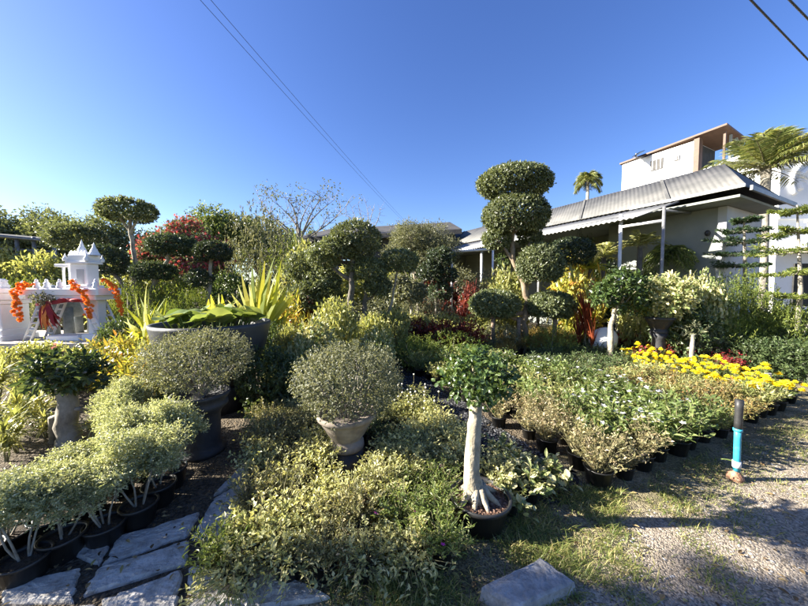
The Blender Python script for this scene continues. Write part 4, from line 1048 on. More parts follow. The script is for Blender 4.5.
# ================================================================== TOPIARY TREES
topiary('topiary_tree', 'tallest cloud pruned tree with stacked leafy domes and crooked tan trunk', [(514, 184, 35, 16), (516, 216, 32, 20, -.1), (497, 240, 15, 11, .1), (540, 265, 22, 19, -.4), (495, 305, 25, 14, -.1), (550, 306, 24, 14, -.1), (530, 238, 12, 10, .15)],
        [(521, 354), (526, 338), (523, 322), (528, 300), (523, 282), (514, 262), (512, 240), (515, 210), (514, 192)], 6.9, bark='bark_tan', r0=.085, cap=22000, L=.055, W=.034, k=4.2, rough=.07,
        branches=([(525, 288), (538, 268)], [(524, 320), (500, 310)], [(526, 316), (546, 309)], [(519, 272), (531, 240)], [(514, 262), (500, 242)]))
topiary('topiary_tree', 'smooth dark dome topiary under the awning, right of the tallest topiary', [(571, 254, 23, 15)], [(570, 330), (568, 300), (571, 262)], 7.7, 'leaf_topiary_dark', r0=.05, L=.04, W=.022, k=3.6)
topiary('topiary_tree', 'mushroom headed topiary with side lobe on a dark straight trunk, centre of the nursery', [(355, 240, 27, 18), (340, 248, 20, 13, -.1), (324, 256, 17, 13)], [(353, 352), (352, 322), (350, 300), (353, 275), (352, 250)], 6.0, bark='bark_dark', r0=.085, branches=([(351, 280), (328, 262)],), cap=8000)
topiary('topiary_tree', 'smaller topiary leaning against the mushroom headed one, on the second dark trunk', [(367, 270, 20, 13), (378, 287, 14, 10)], [(362, 350), (363, 320), (366, 295), (366, 275)], 6.2, bark='bark_dark', r0=.065, branches=([(365, 300), (377, 290)],))
topiary('topiary_tree', 'round headed topiary on a thin leaning pale trunk', [(399, 262, 19, 12)], [(380, 350), (386, 325), (392, 300), (398, 268)], 6.4, bark='bark_grey', r0=.04, branches=([(386, 325), (370, 345)],))
topiary('topiary_tree', 'shaggy cloud pruned shrub of stacked clumps left of the mushroom topiary', [(303, 268, 18, 15), (322, 283, 18, 14, -.2), (308, 298, 20, 16, -.1), (330, 296, 14, 11, .2), (300, 318, 14, 11, .1)], [(313, 350), (312, 320), (309, 290), (306, 270)], 6.6, bark='bark_dark', r0=.05, L=.06, W=.034, rough=.2)
topiary('topiary_tree', 'grey leaved small tree on short white trunk before the red strip', [(409, 292, 18, 12), (398, 284, 12, 9)], [(413, 336), (412, 318), (410, 296)], 7.4, 'leaf_grey', bark='bark_pale', r0=.05)
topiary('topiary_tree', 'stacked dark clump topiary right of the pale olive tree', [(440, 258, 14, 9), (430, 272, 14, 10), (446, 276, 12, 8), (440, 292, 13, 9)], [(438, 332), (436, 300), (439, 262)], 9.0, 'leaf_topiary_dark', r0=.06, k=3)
topiary('topiary_tree', 'tall single ball topiary on a long pale trunk left of the bougainvillea', [(128, 211, 25, 11)], [(132, 322), (133, 290), (135, 262), (131, 235), (129, 214)], 8.4, bark='bark_pale', r0=.075, cap=8000, branches=([(130, 232), (118, 216)], [(131, 235), (140, 217)]))
topiary('topiary_tree', 'broad dark dome topiary directly behind the shrine spires', [(78, 238, 24, 13)], [(86, 320), (84, 285), (80, 245)], 9.4, bark='bark_dark', r0=.09)
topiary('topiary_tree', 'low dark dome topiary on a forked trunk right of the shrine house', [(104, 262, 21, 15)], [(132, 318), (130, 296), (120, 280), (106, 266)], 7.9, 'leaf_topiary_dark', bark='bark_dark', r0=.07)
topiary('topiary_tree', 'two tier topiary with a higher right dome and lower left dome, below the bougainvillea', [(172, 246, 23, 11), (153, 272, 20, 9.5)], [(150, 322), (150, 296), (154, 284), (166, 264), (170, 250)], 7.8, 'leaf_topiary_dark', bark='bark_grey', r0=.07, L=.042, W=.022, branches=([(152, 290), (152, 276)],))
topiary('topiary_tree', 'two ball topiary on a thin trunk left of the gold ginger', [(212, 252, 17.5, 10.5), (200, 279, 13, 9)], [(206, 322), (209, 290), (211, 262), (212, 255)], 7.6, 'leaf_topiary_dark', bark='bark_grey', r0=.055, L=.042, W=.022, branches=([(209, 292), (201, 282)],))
topiary('ficus_tree', 'bushy green ficus on a short white trunk right of the red strap plants', [(624, 290, 20, 19), (606, 296, 14, 13, -.1), (634, 304, 14, 12, .1)], [(611, 345), (611, 325), (616, 305)], 5.6, 'leaf_ficus', bark='bark_pale', r0=.06, L=.08, W=.045, rough=.25, k=2.6)

# olive like loose tree
tree('olive_tree', 'loose pale grey olive tree left of the house eave', 420, 10.5, 224, 66, 'leaf_grey', .085, .022, 10, .3, 'bark_pale', 1.5, tr=.09, cap=2200, zlow=2.0)
tree('bougainvillea', 'bougainvillea tree covered in red blooms', 184, 12.5, 204, 76, 'leaf_far', .10, .055, 9, .3, tr=.12, flower='petal_rose', nfl=650, fsize=.13)
tree('broadleaf_tree', 'leafy green tree rising behind the red bougainvillea', 218, 19, 196, 66, 'leaf_fresh', .17, .09, 9, .4, tr=.16, cap=1700)
tree('broadleaf_tree', 'flat topped yellowish tree above the dark shed roof', 342, 24, 222, 66, 'leaf_yellow_green', .15, .08, 9, .45, tr=.14, cap=1400)
tg = None
for (x, y, Y, w, l) in ((-30, 194, 34, 90, 'far tree at the left edge of the distant tree line'), (14, 199, 36, 60, 'far tree above the nursery shade roof'), (44, 206, 38, 50, 'far tree left of the shrine spires in the tree line'), (70, 201, 36, 56, 'far tree above the broad dark dome topiary'), (104, 209, 38, 50, 'far tree left of the tall single ball topiary'), (152, 220, 40, 50, 'far tree right of the tall single ball topiary'), (262, 216, 34, 60, 'far tree behind the silvery shrub'), (-110, 196, 36, 110, 'far tree outside the left picture edge'), (300, 222, 40, 60, 'far low tree behind the sparse tree'), (390, 232, 42, 60, 'far low tree behind the long dark roof'), (186, 226, 44, 60, 'far low tree behind the bougainvillea')):
    tree('distant_tree', l, x, Y, y, w, 'leaf_far', .40, .22, 11, .25, k=1.3, cap=800, tr=.3, rough=.4, spread=.42, group='distant tree line')

def sparse_tree(name, label, px, Y, base_py, tips, leaf, nl, L, W, bark='twig_dry', r0=.09, cat='tree'):
    b = P(px, base_py, Y); t = thing(name, label, cat, (b[0], Y, 0)); m = MB(); lm = MB(); s = Y / F
    m.tube([(b[0], Y, 0), b * [1, 1, .5] + [0.1, 0, 0], b], [r0 * 1.3, r0 * 1.1, r0], bark, 7)
    for (x, y) in tips:
        tip = P(x, y, Y + rng.normal() * .8); pts = bez(b, tip, rng.normal(size=3) * .25, 8)
        m.tube(pts, np.linspace(r0 * .6, r0 * .1, 8), bark, 5, False)
        for j in range(3, 8):
            for _ in range(3):
                e = pts[j] + rng.normal(size=3) * .35 + [0, 0, .2]
                m.tube(bez(pts[j], e, rng.normal(size=3) * .05, 4), np.linspace(r0 * .16, r0 * .05, 4), bark, 3, False)
                if nl and rng.random() < (.75 if j > 5 else .3):
                    k = nl; q = e + rng.normal(size=(k, 3)) * [.22, .22, .12]
                    lm.leaves(DIAMOND, q, rdir(k) + [0, 0, -.2], np.array([0, 0, 1.]) + .7 * rdir(k), L, W, leaf)
    m.build('trunk', t)
    if nl: lm.build('crown', t)
    return t
sparse_tree('sparse_tree', 'nearly leafless tree with thin spreading branches above the silvery shrub', 300, 15, 240, [(258, 196), (272, 200), (285, 198), (300, 205), (312, 200), (322, 198), (334, 200), (346, 206), (266, 212), (328, 212)], 'leaf_far', 9, .13, .07)
sparse_tree('bare_tree', 'bare grey tree with no leaves beyond the dark roof', 366, 26, 235, [(352, 208), (358, 204), (366, 203), (374, 206), (380, 210), (346, 214)], None, 0, 0, 0, r0=.1)

# ================================================================== SHRINE
y0 = 6.7; X = lambda px: P(px, 300, 6.35)[0]; Z = lambda py: P(60, py, 6.35)[2]
zs = Z(341)
t = tag(MB().box((X(-70), y0 - .55, 0), (X(122), y0 + 1.3, zs), 'concrete_slab', .02).build('concrete_plinth', None, (X(20), y0, 0)), 'pale concrete slab on which the white shrine stands', 'plinth')
t = thing('spirit_house_table', 'white shrine table with slanted lattice legs', 'shrine table', (X(60), y0, zs)); m = MB()
tx0, tx1, tz0, tz1 = X(22), X(100), Z(300), Z(288)
m.box((tx0, y0 - .40, tz0 + .1), (tx1, y0 + .16, tz1), 'white_paint', .02).box((tx0 + .08, y0 - .36, tz0), (tx1 - .08, y0 + .12, tz0 + .098), 'white_paint', .01)
m.build('table_top', t)
for sx in (0, 1):
    for sy in (-.30, .08):
        m = MB(); xt = (X(41), X(81))[sx]; xb = (X(22), X(98))[sx]
        # a slanted ladder like leg
        for d in (-.075, .075): m.tube([(xb + d, y0 + sy, zs + .002), (xt + d, y0 + sy, tz0)], [.03, .03], 'white_paint', 4)
        for f in np.linspace(.12, .9, 6): m.tube([(xb + (xt - xb) * f - .075, y0 + sy, zs + (tz0 - zs) * f), (xb + (xt - xb) * f + .075, y0 + sy, zs + (tz0 - zs) * f)], [.022, .022], 'white_paint', 4)
        m.build('leg', t)
m = MB(); m.box((X(79), y0 - .2, zs + .13), (X(90), y0 + .0, tz0), 'white_paint', .015).box((X(75), y0 - .28, zs + .002), (X(94), y0 + .08, zs + .13), 'white_paint', .02); m.build('pillar', t)
m = MB(); m.box((X(40), y0 - .3, zs + .002), (X(74), y0 + .1, zs + .10), 'white_paint', .015); m.build('base_step', t)
t = thing('spirit_house', 'small white spirit house with flared battlement roof and two spires', 'spirit house', (X(78), y0, tz1)); m = MB()
hx0, hx1 = X(64.5), X(82); hz0, hz1 = tz1 + .001, Z(263)
m.box((hx0, y0 - .22, hz0 + .06), (hx1, y0 + .04, hz1), 'white_paint', .012).box((hx0 - .05, y0 - .28, hz0), (hx1 + .05, y0 + .10, hz0 + .058), 'white_paint', .012); m.build('wall', t)
m = MB(); m.box((hx0 + .15, y0 - .232, hz0 + .08), (hx0 + .30, y0 - .222, hz1 - .12), 'wall_pale'); m.build('doorway', t)
m = MB(); zr = Z(254)
m.box((hx0 - .05, y0 - .27, hz1 + .001), (hx1 + .05, y0 + .09, hz1 + .05), 'white_paint', .01).box((hx0 - .02, y0 - .24, hz1 + .051), (hx1 + .02, y0 + .06, zr), 'white_paint', .01)
for (x, y) in ((hx0 - .04, y0 - .26), (hx1 + .04, y0 - .26), (hx0 - .04, y0 + .08), (hx1 + .04, y0 + .08)): m.lathe([(.035, 0), (.045, .05), (.02, .09), (.0, .17)], 'white_paint', (x, y, hz1 + .05), 8)
for k in range(5):
    x = hx0 + (hx1 - hx0) * (k + .5) / 5; m.lathe([(.05, 0), (.035, .05), (0, .10)], 'white_paint', (x, y0 - .2, zr), 4)
m.build('roof', t)
for px, top, k in ((71, 237, 1.0), (83.5, 240, .9)):
    m = MB(); h_ = Z(top) - zr; m.lathe([(.125 * k, 0), (.10 * k, h_ * .14), (.075 * k, h_ * .28), (.075 * k, h_ * .33), (.04 * k, h_ * .55), (.02 * k, h_ * .78), (0, h_)], 'white_paint', (X(px), y0 - .08, zr), 12, smooth=False); m.build('spire', t)
t = thing('shrine_canopy', 'little flat roofed white canopy on posts beside the spirit house', 'canopy', (X(53), y0, tz1)); m = MB()
m.box((X(44), y0 - .14, Z(266)), (X(60), y0 + .08, Z(263)), 'white_paint', .01); m.build('roof', t)
for x in (X(52), X(58)):
    for y in (y0 - .1, y0 + .04): m = MB(); m.lathe([(.035, 0), (.022, .03), (.02, .35), (.03, Z(266) - tz1)], 'white_paint', (x, y, tz1), 8); m.build('post', t)
for i, (px, h_, l) in enumerate(((37, .17, 'small white figurine at the left corner of the shrine table'), (47, .2, 'small white figurine before the canopy'), (60, .16, 'small white figurine between canopy and spirit house'), (76, .19, 'small cream figurine before the spirit house door'), (96, .2, 'small white figurine at the right corner of the shrine table'))):
    m = MB(); m.lathe([(.055, 0), (.06, .03), (.04, .06), (.05, .10), (.03, .13), (.012, .135)], 'white_paint', (X(px), y0 - .34, tz1 + .001), 12); m.blob((X(px), y0 - .34, tz1 + .155), (.026, .026, .034), 'white_paint', 10, 8, .02)
    tag(m.build('figurine', None, (X(px), y0 - .34, tz1)), l, 'figurine')
# garlands: many marigold heads strung on a loop
def garland(path, w, label, parent_col='petal_orange'):
    m = MB(); p = np.array(path); seg = np.concatenate([[0], np.cumsum(np.linalg.norm(np.diff(p, axis=0), axis=1))])
    for d in np.arange(0, seg[-1], .035):
        q = np.array([np.interp(d, seg, p[:, k]) for k in range(3)])
        for _ in range(3):
            c = q + rng.normal(size=3) * w * .35
            m.blob(c, (w * .26,) * 3, 'orange_cloth', 7, 5, .15); k = 26
            dd = rdir(k); m.leaves(DIAMOND, c + dd * w * .16, dd + .6 * rdir(k), rdir(k), w * .30, w * .22, 'petal_orange')
    return tag(m.build('garland', None, tuple(p[0])), label, 'garland')
yf = y0 - .46
garland([(X(37), yf, Z(285)), (X(28), yf - .03, Z(287)), (X(23), yf - .02, Z(295)), (X(22.5), yf, Z(308)), (X(26), yf, Z(320))], .085, 'orange garland hanging from the left corner of the shrine table')
garland([(X(78), yf, Z(281)), (X(83), yf - .03, Z(288)), (X(90), yf - .03, Z(292)), (X(93), yf, Z(304)), (X(94), yf, Z(318))], .08, 'orange garland hanging before the spirit house')
garland([(X(98), yf + .3, Z(279)), (X(104), yf + .26, Z(283)), (X(110), yf + .25, Z(290)), (X(112), yf + .25, Z(302)), (X(115), yf + .26, Z(313))], .075, 'orange garland hanging from the right end of the shrine table')
# the red sash round the table edge with its bundle of ribbons
m = MB()
m.add([(X(x), yf + .03 + .01 * math.sin(i), Z(yt)) for i, (x, yt) in enumerate(((40, 303), (48, 301), (60, 300), (72, 298), (84, 299), (92, 299)))] + [(X(x), yf + .02, Z(yt)) for x, yt in ((40, 306), (48, 305), (60, 304), (72, 302), (84, 302), (92, 302))],
      [[i, i + 1, 7 + i, 6 + i] for i in range(5)], 'red_cloth')
for k in range(30):
    x0_ = 46 + 16 * rng.random(); top = np.array([X(53 + rng.normal() * 2.5), yf, Z(304)]); dx = rng.normal() * 4
    col = 'orange_cloth' if k % 4 == 0 else 'red_cloth'; e = np.array([X(53 + (x0_ - 53) * .9 + dx * .5), yf - .05 + rng.normal() * .05, Z(320 + 11 * rng.random())])
    m.leaves(BLADE_UP, top[None], (e - top)[None], np.array([[rng.normal() * .4, -1, 0]]), np.linalg.norm(e - top), .10, col)
for x in (X(66), X(80)): m.blob((x, yf + .02, Z(300)), (.09, .05, .04), 'red_cloth', 10, 6, .2)
tag(m.build('red_drape', None, (X(53), yf, Z(304))), 'dark red sash with trailing red and orange ribbons on the shrine table front', 'sash')
m = MB(); crown(m, (X(50), yf - .03, Z(299)), (.17, .08, .07), 'leaf_grey', .05, .03, DIAMOND, 2, .4, .2, 300, .3)
tag(m.build('wreath_leaves', None, (X(50), yf, Z(300))), 'grey green leaf wreath tucked above the red ribbons', 'wreath')
# grey elephant like statue behind the left leg: body, head with trunk, ears, legs
bx, by = X(22), y0 + .62
m = MB(); m.blob((bx, by, zs + .75), (.30, .42, .33), 'statue_grey', 16, 10, .04); m.blob((bx, by - .40, zs + .98), (.20, .2, .22), 'statue_grey', 14, 9, .04)
m.tube([(bx, by - .56, zs + .98), (bx, by - .66, zs + .75), (bx, by - .66, zs + .45), (bx + .03, by - .72, zs + .30)], [.09, .07, .05, .035], 'statue_grey', 10)
for sx in (-1, 1):
    m.blob((bx + sx * .24, by - .34, zs + 1.0), (.14, .03, .17), 'statue_grey', 12, 8, .04)
    for sy in (-.26, .26): m.tube([(bx + sx * .17, by + sy, zs + .001), (bx + sx * .17, by + sy, zs + .35), (bx + sx * .15, by + sy, zs + .65)], [.10, .085, .10], 'statue_grey', 12)
tag(m.build('elephant_statue', None, (bx, by, zs)), 'grey green animal statue standing behind the shrine table', 'statue')
# the second white pedestal at the left edge
m = MB(); cx_ = X(-12); w = X(4) - cx_
t = thing('white_pedestal', 'square white flared pedestal at the left picture edge', 'pedestal', (cx_, y0 - .1, zs))
for (k, a, b) in ((1.0, 341, 336), (.86, 336, 330), (.74, 330, 304), (.84, 304, 300), (.96, 300, 293), (1.08, 293, 288)):
    e = w * k; m.box((cx_ - e, y0 - .1 - e, Z(a) + .001), (cx_ + e, y0 - .1 + e, Z(b)), 'white_paint', .012)
m.build('base', t); m = MB()
for i in range(4):
    a = i * math.pi / 2; m.lathe([(.05, 0), (.03, .06), (.045, .10), (0, .18)], 'white_paint', (cx_ + w * .8 * math.cos(a + .78), y0 - .1 + w * .8 * math.sin(a + .78), Z(288)), 10)
m.build('finial', t)
m = MB(); m.lathe([(.10, 0), (.13, .05), (.07, .10), (.10, .16), (.05, .2)], 'white_paint', (cx_ + .1, y0 - .2, Z(288)), 14); tag(m.build('offering_bowl', None, (cx_ + .1, y0 - .2, Z(288))), 'small white offering bowl on the white pedestal', 'bowl')

# ================================================================== SHEDS
y0 = 12.5; t = thing('shade_shed', 'dark flat nursery shade roof on posts behind the shrine', 'shed', (P(0, 240, y0)[0], y0, 0)); m = MB()
a, b = P(-70, 226, 11), P(56, 240, 13)
m.slab([P(-90, 226, 11.0), P(56, 240, 12.5), P(52, 238, 16), P(-60, 232, 16)], .10, 'shade_net'); m.build('roof', t)
m = MB(); m.tube([P(-90, 228, 10.95), P(56, 241.5, 12.45)], [.05, .05], 'steel_grey', 6).tube([P(-90, 243, 11.2), P(56, 252, 12.7)], [.06, .06], 'steel_grey', 6); m.build('beam', t)
for x, Y in ((17, 12.1), (34, 12.3), (-6, 11.8), (54, 12.6)):
    q = P(x, 244, Y); m = MB(); m.tube([(q[0], Y, 0), (q[0], Y, P(x, 237, Y)[2])], [.06, .06], 'steel_grey', 8); m.build('post', t)
Y = 15.5; t = thing('long_shed', 'long low dark roofed shed across the middle of the nursery', 'shed', (P(380, 240, Y)[0], Y, 0)); m = MB()
m.slab([P(293, 238, Y), P(462, 229, Y - 1), P(450, 222, Y + 3), P(330, 229, Y + 4)], .22, 'dark_roof'); m.build('roof', t)
m = MB(); q = [P(300, 242, Y + .4), P(455, 234, Y - .5)]
m.slab([(q[0][0], q[0][1], q[0][2]), (q[1][0], q[1][1], q[1][2]), (q[1][0], q[1][1] + .12, q[1][2]), (q[0][0], q[0][1] + .12, q[0][2])], 1.0, 'dark_roof'); m.build('fascia', t)
for x in (300, 335, 395, 440):
    q = P(x, 246, Y + .5); m = MB(); m.tube([(q[0], Y + .8, 0), (q[0], Y + .8, q[2] + .2)], [.08, .08], 'steel_grey', 8); m.build('post', t)
m = MB(); m.box((P(300, 250, Y + 3)[0], Y + 3.4, 0), (P(450, 250, Y + 3)[0], Y + 3.6, 3.2), 'dark_opening'); m.build('back_wall', t)
t = thing('gable_shed', 'dark pitched shed roof between the olive tree and the house eave', 'shed', (P(430, 240, 13)[0], 13, 0)); m = MB()
m.slab([P(405, 226, 13), P(428, 224, 12.6), P(450, 240, 12.8), P(446, 236, 17), P(415, 228, 17)], .12, 'dark_roof'); m.build('roof', t)
for x in (412, 444):
    q = P(x, 240, 13.4); m = MB(); m.tube([(q[0], 13.4, 0), (q[0], 13.4, q[2] + .1)], [.07, .07], 'steel_grey', 8); m.build('post', t)

# ================================================================== HOUSE
E = np.array([6.66, 6.0, 3.5]); hu = np.array([.893, .45, 0]); hv = np.array([-.46, .888, 0]); hv = nrm(hv); hu = nrm(hu)
RG = np.array([7.55, 7.3, 4.42])
def HP(u, v, z): return np.array([E[0], E[1], 0]) + hu * u + hv * v + [0, 0, z]
def corrugated(m, a, b, c, d, mat, pitch=.10, amp=.005, th=.012):
    """corrugated sheet: a-b along the ridge/eave run, d-c the other edge; ribs run from a to d"""
    a, b, c, d = map(lambda q: np.array(q, float), (a, b, c, d)); L = max(np.linalg.norm(b - a), np.linalg.norm(c - d)); n = int(L / pitch * 4)
    nn = nrm(np.cross(b - a, d - a)); nn = nn if nn[2] > 0 else -nn
    V = []
    for i in range(n + 1):
        t = i / n; o = nn * amp * math.sin(i * math.pi / 2)
        V += [a + (b - a) * t + o, d + (c - d) * t + o, a + (b - a) * t + o - nn * th, d + (c - d) * t + o - nn * th]
    Fc = []
    for i in range(n):
        k = 4 * i; Fc += [[k, k + 1, k + 5, k + 4], [k + 2, k + 6, k + 7, k + 3], [k, k + 4, k + 6, k + 2], [k + 1, k + 3, k + 7, k + 5]]
    return m.add(V, Fc, mat, smooth=True)
VL_ = 13.0
house = thing('house', 'single storey house with corrugated tin roof and grey green walls on the right', 'house', (P(713, 290, 6.85)[0], 6.85, 0))
rg1 = RG + hv * VL_; e1 = E + hv * VL_
m = MB(); corrugated(m, RG, rg1, e1, E, 'tin_grey')
Fp = E + hu * 2.75; bk1 = Fp + hv * VL_
corrugated(m, RG + [0, 0, .001], rg1 + [0, 0, .001], bk1, Fp, 'tin_grey')
m.slab([E + [0, 0, -.02], RG + [0, 0, -.02], Fp + [0, 0, -.02]], .02, 'tin_grey')
for v in np.arange(1.2, VL_, 2.1):                      # raised sheet laps down the slope
    m.slab([RG + hv * v + [0, 0, .03], RG + hv * (v + .07) + [0, 0, .03], E + hv * (v + .07) + [0, 0, .03], E + hv * v + [0, 0, .03]], .012, 'tin_grey')
m.build('roof', house)
m = MB(); m.slab([E + [0, 0, .02] - hu * .03, E + hv * 2.0 - hu * .03 + [0, 0, .02], E + hv * 2.0 - hu * .09 + [0, 0, .02], E - hu * .09 + [0, 0, .02]], .06, 'tin_pale')
m.slab([E + [0, 0, -.02] - hv * .04, Fp - hv * .04 + [0, 0, -.02], Fp - hv * .08 + [0, 0, -.02], E - hv * .08 + [0, 0, -.02]], .09, 'steel_grey'); m.build('gutter', house)
m = MB(); corrugated(m, HP(-.10, 1.0, 3.42), HP(-.10, 11, 3.42), HP(-1.15, 11, 2.92), HP(-.75, 1.5, 3.12), 'tin_pale', .13, .018)
m.build('awning', house)
m = MB(); m.slab([HP(.05, .1, 3.36), HP(2.6, .1, 3.36), HP(2.6, 12, 3.36), HP(.05, 12, 3.36)], .05, 'wall_grey_green'); m.build('ceiling', house)
C0 = (.72, .62)
m = MB(); m.box((C0[0], C0[1], 0), (C0[0] + .15, C0[1] + 2.3, 3.3), 'wall_grey_green', 0, hu, hv, (E[0], E[1], 0)); m.build('wall', house)
m = MB(); m.box((C0[0] + 1.6, C0[1] + .2, 0), (C0[0] + 1.75, C0[1] + 11, 3.3), 'wall_grey_green', 0, hu, hv, (E[0], E[1], 0)).box((C0[0], C0[1] + 10.8, 0), (C0[0] + 1.6, C0[1] + 11, 3.3), 'wall_grey_green', 0, hu, hv, (E[0], E[1], 0))
m.box((C0[0] + .15, C0[1] + 2.1, 0), (C0[0] + 1.6, C0[1] + 2.28, 3.3), 'wall_grey_green', 0, hu, hv, (E[0], E[1], 0)); m.build('wall', house)
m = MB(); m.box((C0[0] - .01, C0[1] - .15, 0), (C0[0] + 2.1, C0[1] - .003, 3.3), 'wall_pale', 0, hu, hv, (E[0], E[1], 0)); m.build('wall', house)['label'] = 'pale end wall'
m = MB(); m.blob(HP(C0[0] - .03, C0[1] + .15, 2.75), (.05, .05, .07), 'black_rubber', 10, 7, .05); m.build('wall_lamp', house)
for (u, v, mat, r_) in ((-.58, 1.92, 'steel_white', .04), (-.5, 1.10, 'steel_grey', .032), (-.6, 4.2, 'steel_grey', .045), (-.6, 6.8, 'steel_white', .05), (-.6, 9.6, 'steel_grey', .045)):
    q = HP(u, v, 0); m = MB(); m.tube([q, q + [0, 0, 3.28]], [r_, r_], mat, 10); m.build('post', house)
m = MB(); m.tube([HP(-.58, 1.92, 2.98), HP(-.5, 1.10, 2.98)], [.035, .035], 'steel_white', 8).tube([HP(-.58, 1.92, 3.2), HP(-.6, 9.6, 3.12)], [.03, .03], 'steel_grey', 8).tube([HP(-.5, 1.1, 3.2), HP(.7, 1.1, 3.28)], [.03, .03], 'steel_grey', 8); m.build('rail', house)
# potted orchids hung in the porch
for i, (v, z, l) in enumerate(((3.2, 2.5, 'hanging wire basket plant in the porch, nearest the first post'), (4.6, 2.55, 'hanging wire basket plant in the porch, second from the first post'), (6.0, 2.5, 'hanging wire basket plant in the porch, farthest from the first post'))):
    q = HP(-.2, v, z); t = thing('hanging_basket', l, 'hanging plant', q); m = MB()
    m.lathe([(0, 0), (.10, .01), (.15, .12), (.16, .13)], 'pot_charcoal', q, 14)
    for a in (0, 2.1, 4.2): m.tube([q + [.15 * math.cos(a), .15 * math.sin(a), .12], [q[0], q[1], 3.3]], [.004, .004], 'cable', 4)
    m.build('basket', t); m = MB(); crown(m, q + [0, 0, .15], (.28, .28, .22), 'leaf_deep', .12, .03, DIAMOND, 1.6, .2, .3, 500, -.2); m.build('foliage', t)
# fern on the green wall
q = HP(C0[0] - .14, C0[1] + .75, 2.3); t = thing('hanging_fern', 'big arching fern hung on the grey green house wall', 'fern', q); m = MB()
for _ in range(110):
    a = rng.random() * 6.28; e = 1.3 * rng.random() - .2
    d = np.array([math.cos(a) * math.cos(e), math.sin(a) * math.cos(e), math.sin(e)]); d = d - hu * max(0, d @ hu) * 1.5
    frond(m, q + rng.normal(size=3) * .05, d, np.array([0, 0, 1.]), (.45 + .3 * rng.random()), 'leaf_fresh' if rng.random() < .75 else 'leaf_deep', 16, .022, .13, .9)
m.build('foliage', t); m = MB(); m.lathe([(0, -.12), (.10, -.11), (.15, .02), (.15, .03)], 'pot_charcoal', q, 14); m.tube([q + [.0, 0, 0], q + hu * .12 + [0, 0, .1]], [.01, .01], 'steel_grey', 5); m.build('basket', t)
# cycads / yellow fern heads on stems
def cycad(label, px, py, Y, rpx, leaf, nf=22, trunk=True, n='cycad', droop=.5):
    c = P(px, py, Y); t = thing(n, label, 'palm' if 'palm' in n else 'cycad', (c[0], Y, 0)); m = MB(); s = Y / F
    m.tube([(c[0], Y, 0), c * [1, 1, .5] + rng.normal(size=3) * [.03, 0, 0], c], [.08, .06, .06], 'bark_dark', 9, wob=.08); m.build('trunk', t); m = MB()
    for k in range(nf):
        a = 6.283 * k / nf + rng.normal() * .1; e = .25 + 1.15 * rng.random()
        frond(m, c, np.array([math.cos(a) * math.cos(e), math.sin(a) * math.cos(e), math.sin(e)]), np.array([0, 0, 1.]), rpx * s * (.8 + .4 * rng.random()), leaf, 20, .02, .15, droop)
    m.build('crown', t); return t
cycad('yellow green fern headed cycad on a dark stem between the porch posts', 640, 246, 7.4, 25, 'leaf_yellow_green', 26)
cycad('yellow green cycad left of the first white porch post', 604, 258, 8.0, 25, 'leaf_yellow_green', 26)
cycad('small golden cycad low before the first porch post', 590, 270, 7.6, 18, 'leaf_gold', 18)
# grey urn with variegated shrub
Y = 5.6; c = P(659, 331, Y); c[2] = P(659, 333, Y)[2]
t = thing('urn_stand', 'dark stub pedestal under the grey urn', 'stand', (c[0], Y, 0)); m = MB(); m.lathe([(0, 0), (.14, 0), (.12, .08), (.10, c[2] - .1), (.14, c[2] - .002), (0, c[2] - .002)], 'pot_charcoal', (c[0], Y, 0), 20); m.build('pedestal', t)
t = thing('urn_shrub', 'cream variegated shrub in a grey urn behind the red begonias', 'potted shrub', c); m = MB(); bowl_pot(m, c, .22, .30, 'pot_charcoal'); m.build('pot', t)
m = MB(); cc = P(664, 298, Y); crown(m, cc, (.42, .4, .36), 'leaf_variegated', .06, .036, OVAL, 2.4, .4, .25, 5000, .4); m.build('foliage', t)
m = MB(); d = rdir(10); d[:, 2] = abs(d[:, 2]); sticks(m, c + [0, 0, .25], cc + d * [.3, .3, .2], .012, 'bark_grey', 4); m.build('stem', t)
# little pale stake stumps
for (x, a, b, Y, l) in ((692, 349, 334, 5.2, 'pale stubby trunk standing in the red begonias'),):
    q0, q1 = P(x, a, Y), P(x + 1, b, Y); t = thing('stub_tree', l, 'plant', (q0[0], Y, 0)); m = MB(); m.tube([(q0[0], Y, 0), q0, q1], [.035, .035, .025], 'bark_grey', 8, wob=.08); m.build('trunk', t); m = MB(); crown(m, q1 + [0, 0, .06], (.16, .16, .10), 'leaf_grey', .05, .02, DIAMOND, 1.6, .2, .2, 200); m.build('crown', t)
# white boulder like planter behind the ficus trunk
m = MB(); q = P(603, 328, 6.5); m.blob((q[0], 6.5, .35), (.26, .24, .32), 'white_wall', 16, 10, .14); tag(m.build('white_boulder', None, (q[0], 6.5, 0)), 'white boulder left of the white ficus trunk', 'boulder')
# plant tag on a stake among the marigolds
q = P(768, 377, 3.9); t = thing('plant_tag', 'small grey plant tag on a white stake among the marigolds', 'sign', (q[0], 3.9, 0)); m = MB(); m.box((q[0] - .007, 3.9, .05), (q[0] + .007, 3.908, q[2] - .02), 'steel_white'); m.build('stake', t); m = MB(); m.box((q[0] - .045, 3.895, q[2] - .045), (q[0] + .045, 3.912, q[2] + .05), 'wall_pale', .004); m.build('plate', t)
# wooden trestle beside the big topiary
Y = 6.6; t = thing('wooden_trestle', 'rough log trestle propping the tallest topiary', 'trestle', (P(500, 345, Y)[0], Y, 0)); m = MB(); m.tube([P(489, 317, Y), P(505, 315, Y), P(522, 313, Y + .1)], [.055, .06, .05], 'wood_old', 9, wob=.06); m.build('rail', t)
for x in (493, 519, 555):
    q = P(x, 317, Y); m = MB(); m.tube([(q[0], Y, 0), (q[0], Y, q[2])], [.05, .045], 'wood_old', 8, wob=.06); m.build('post', t)
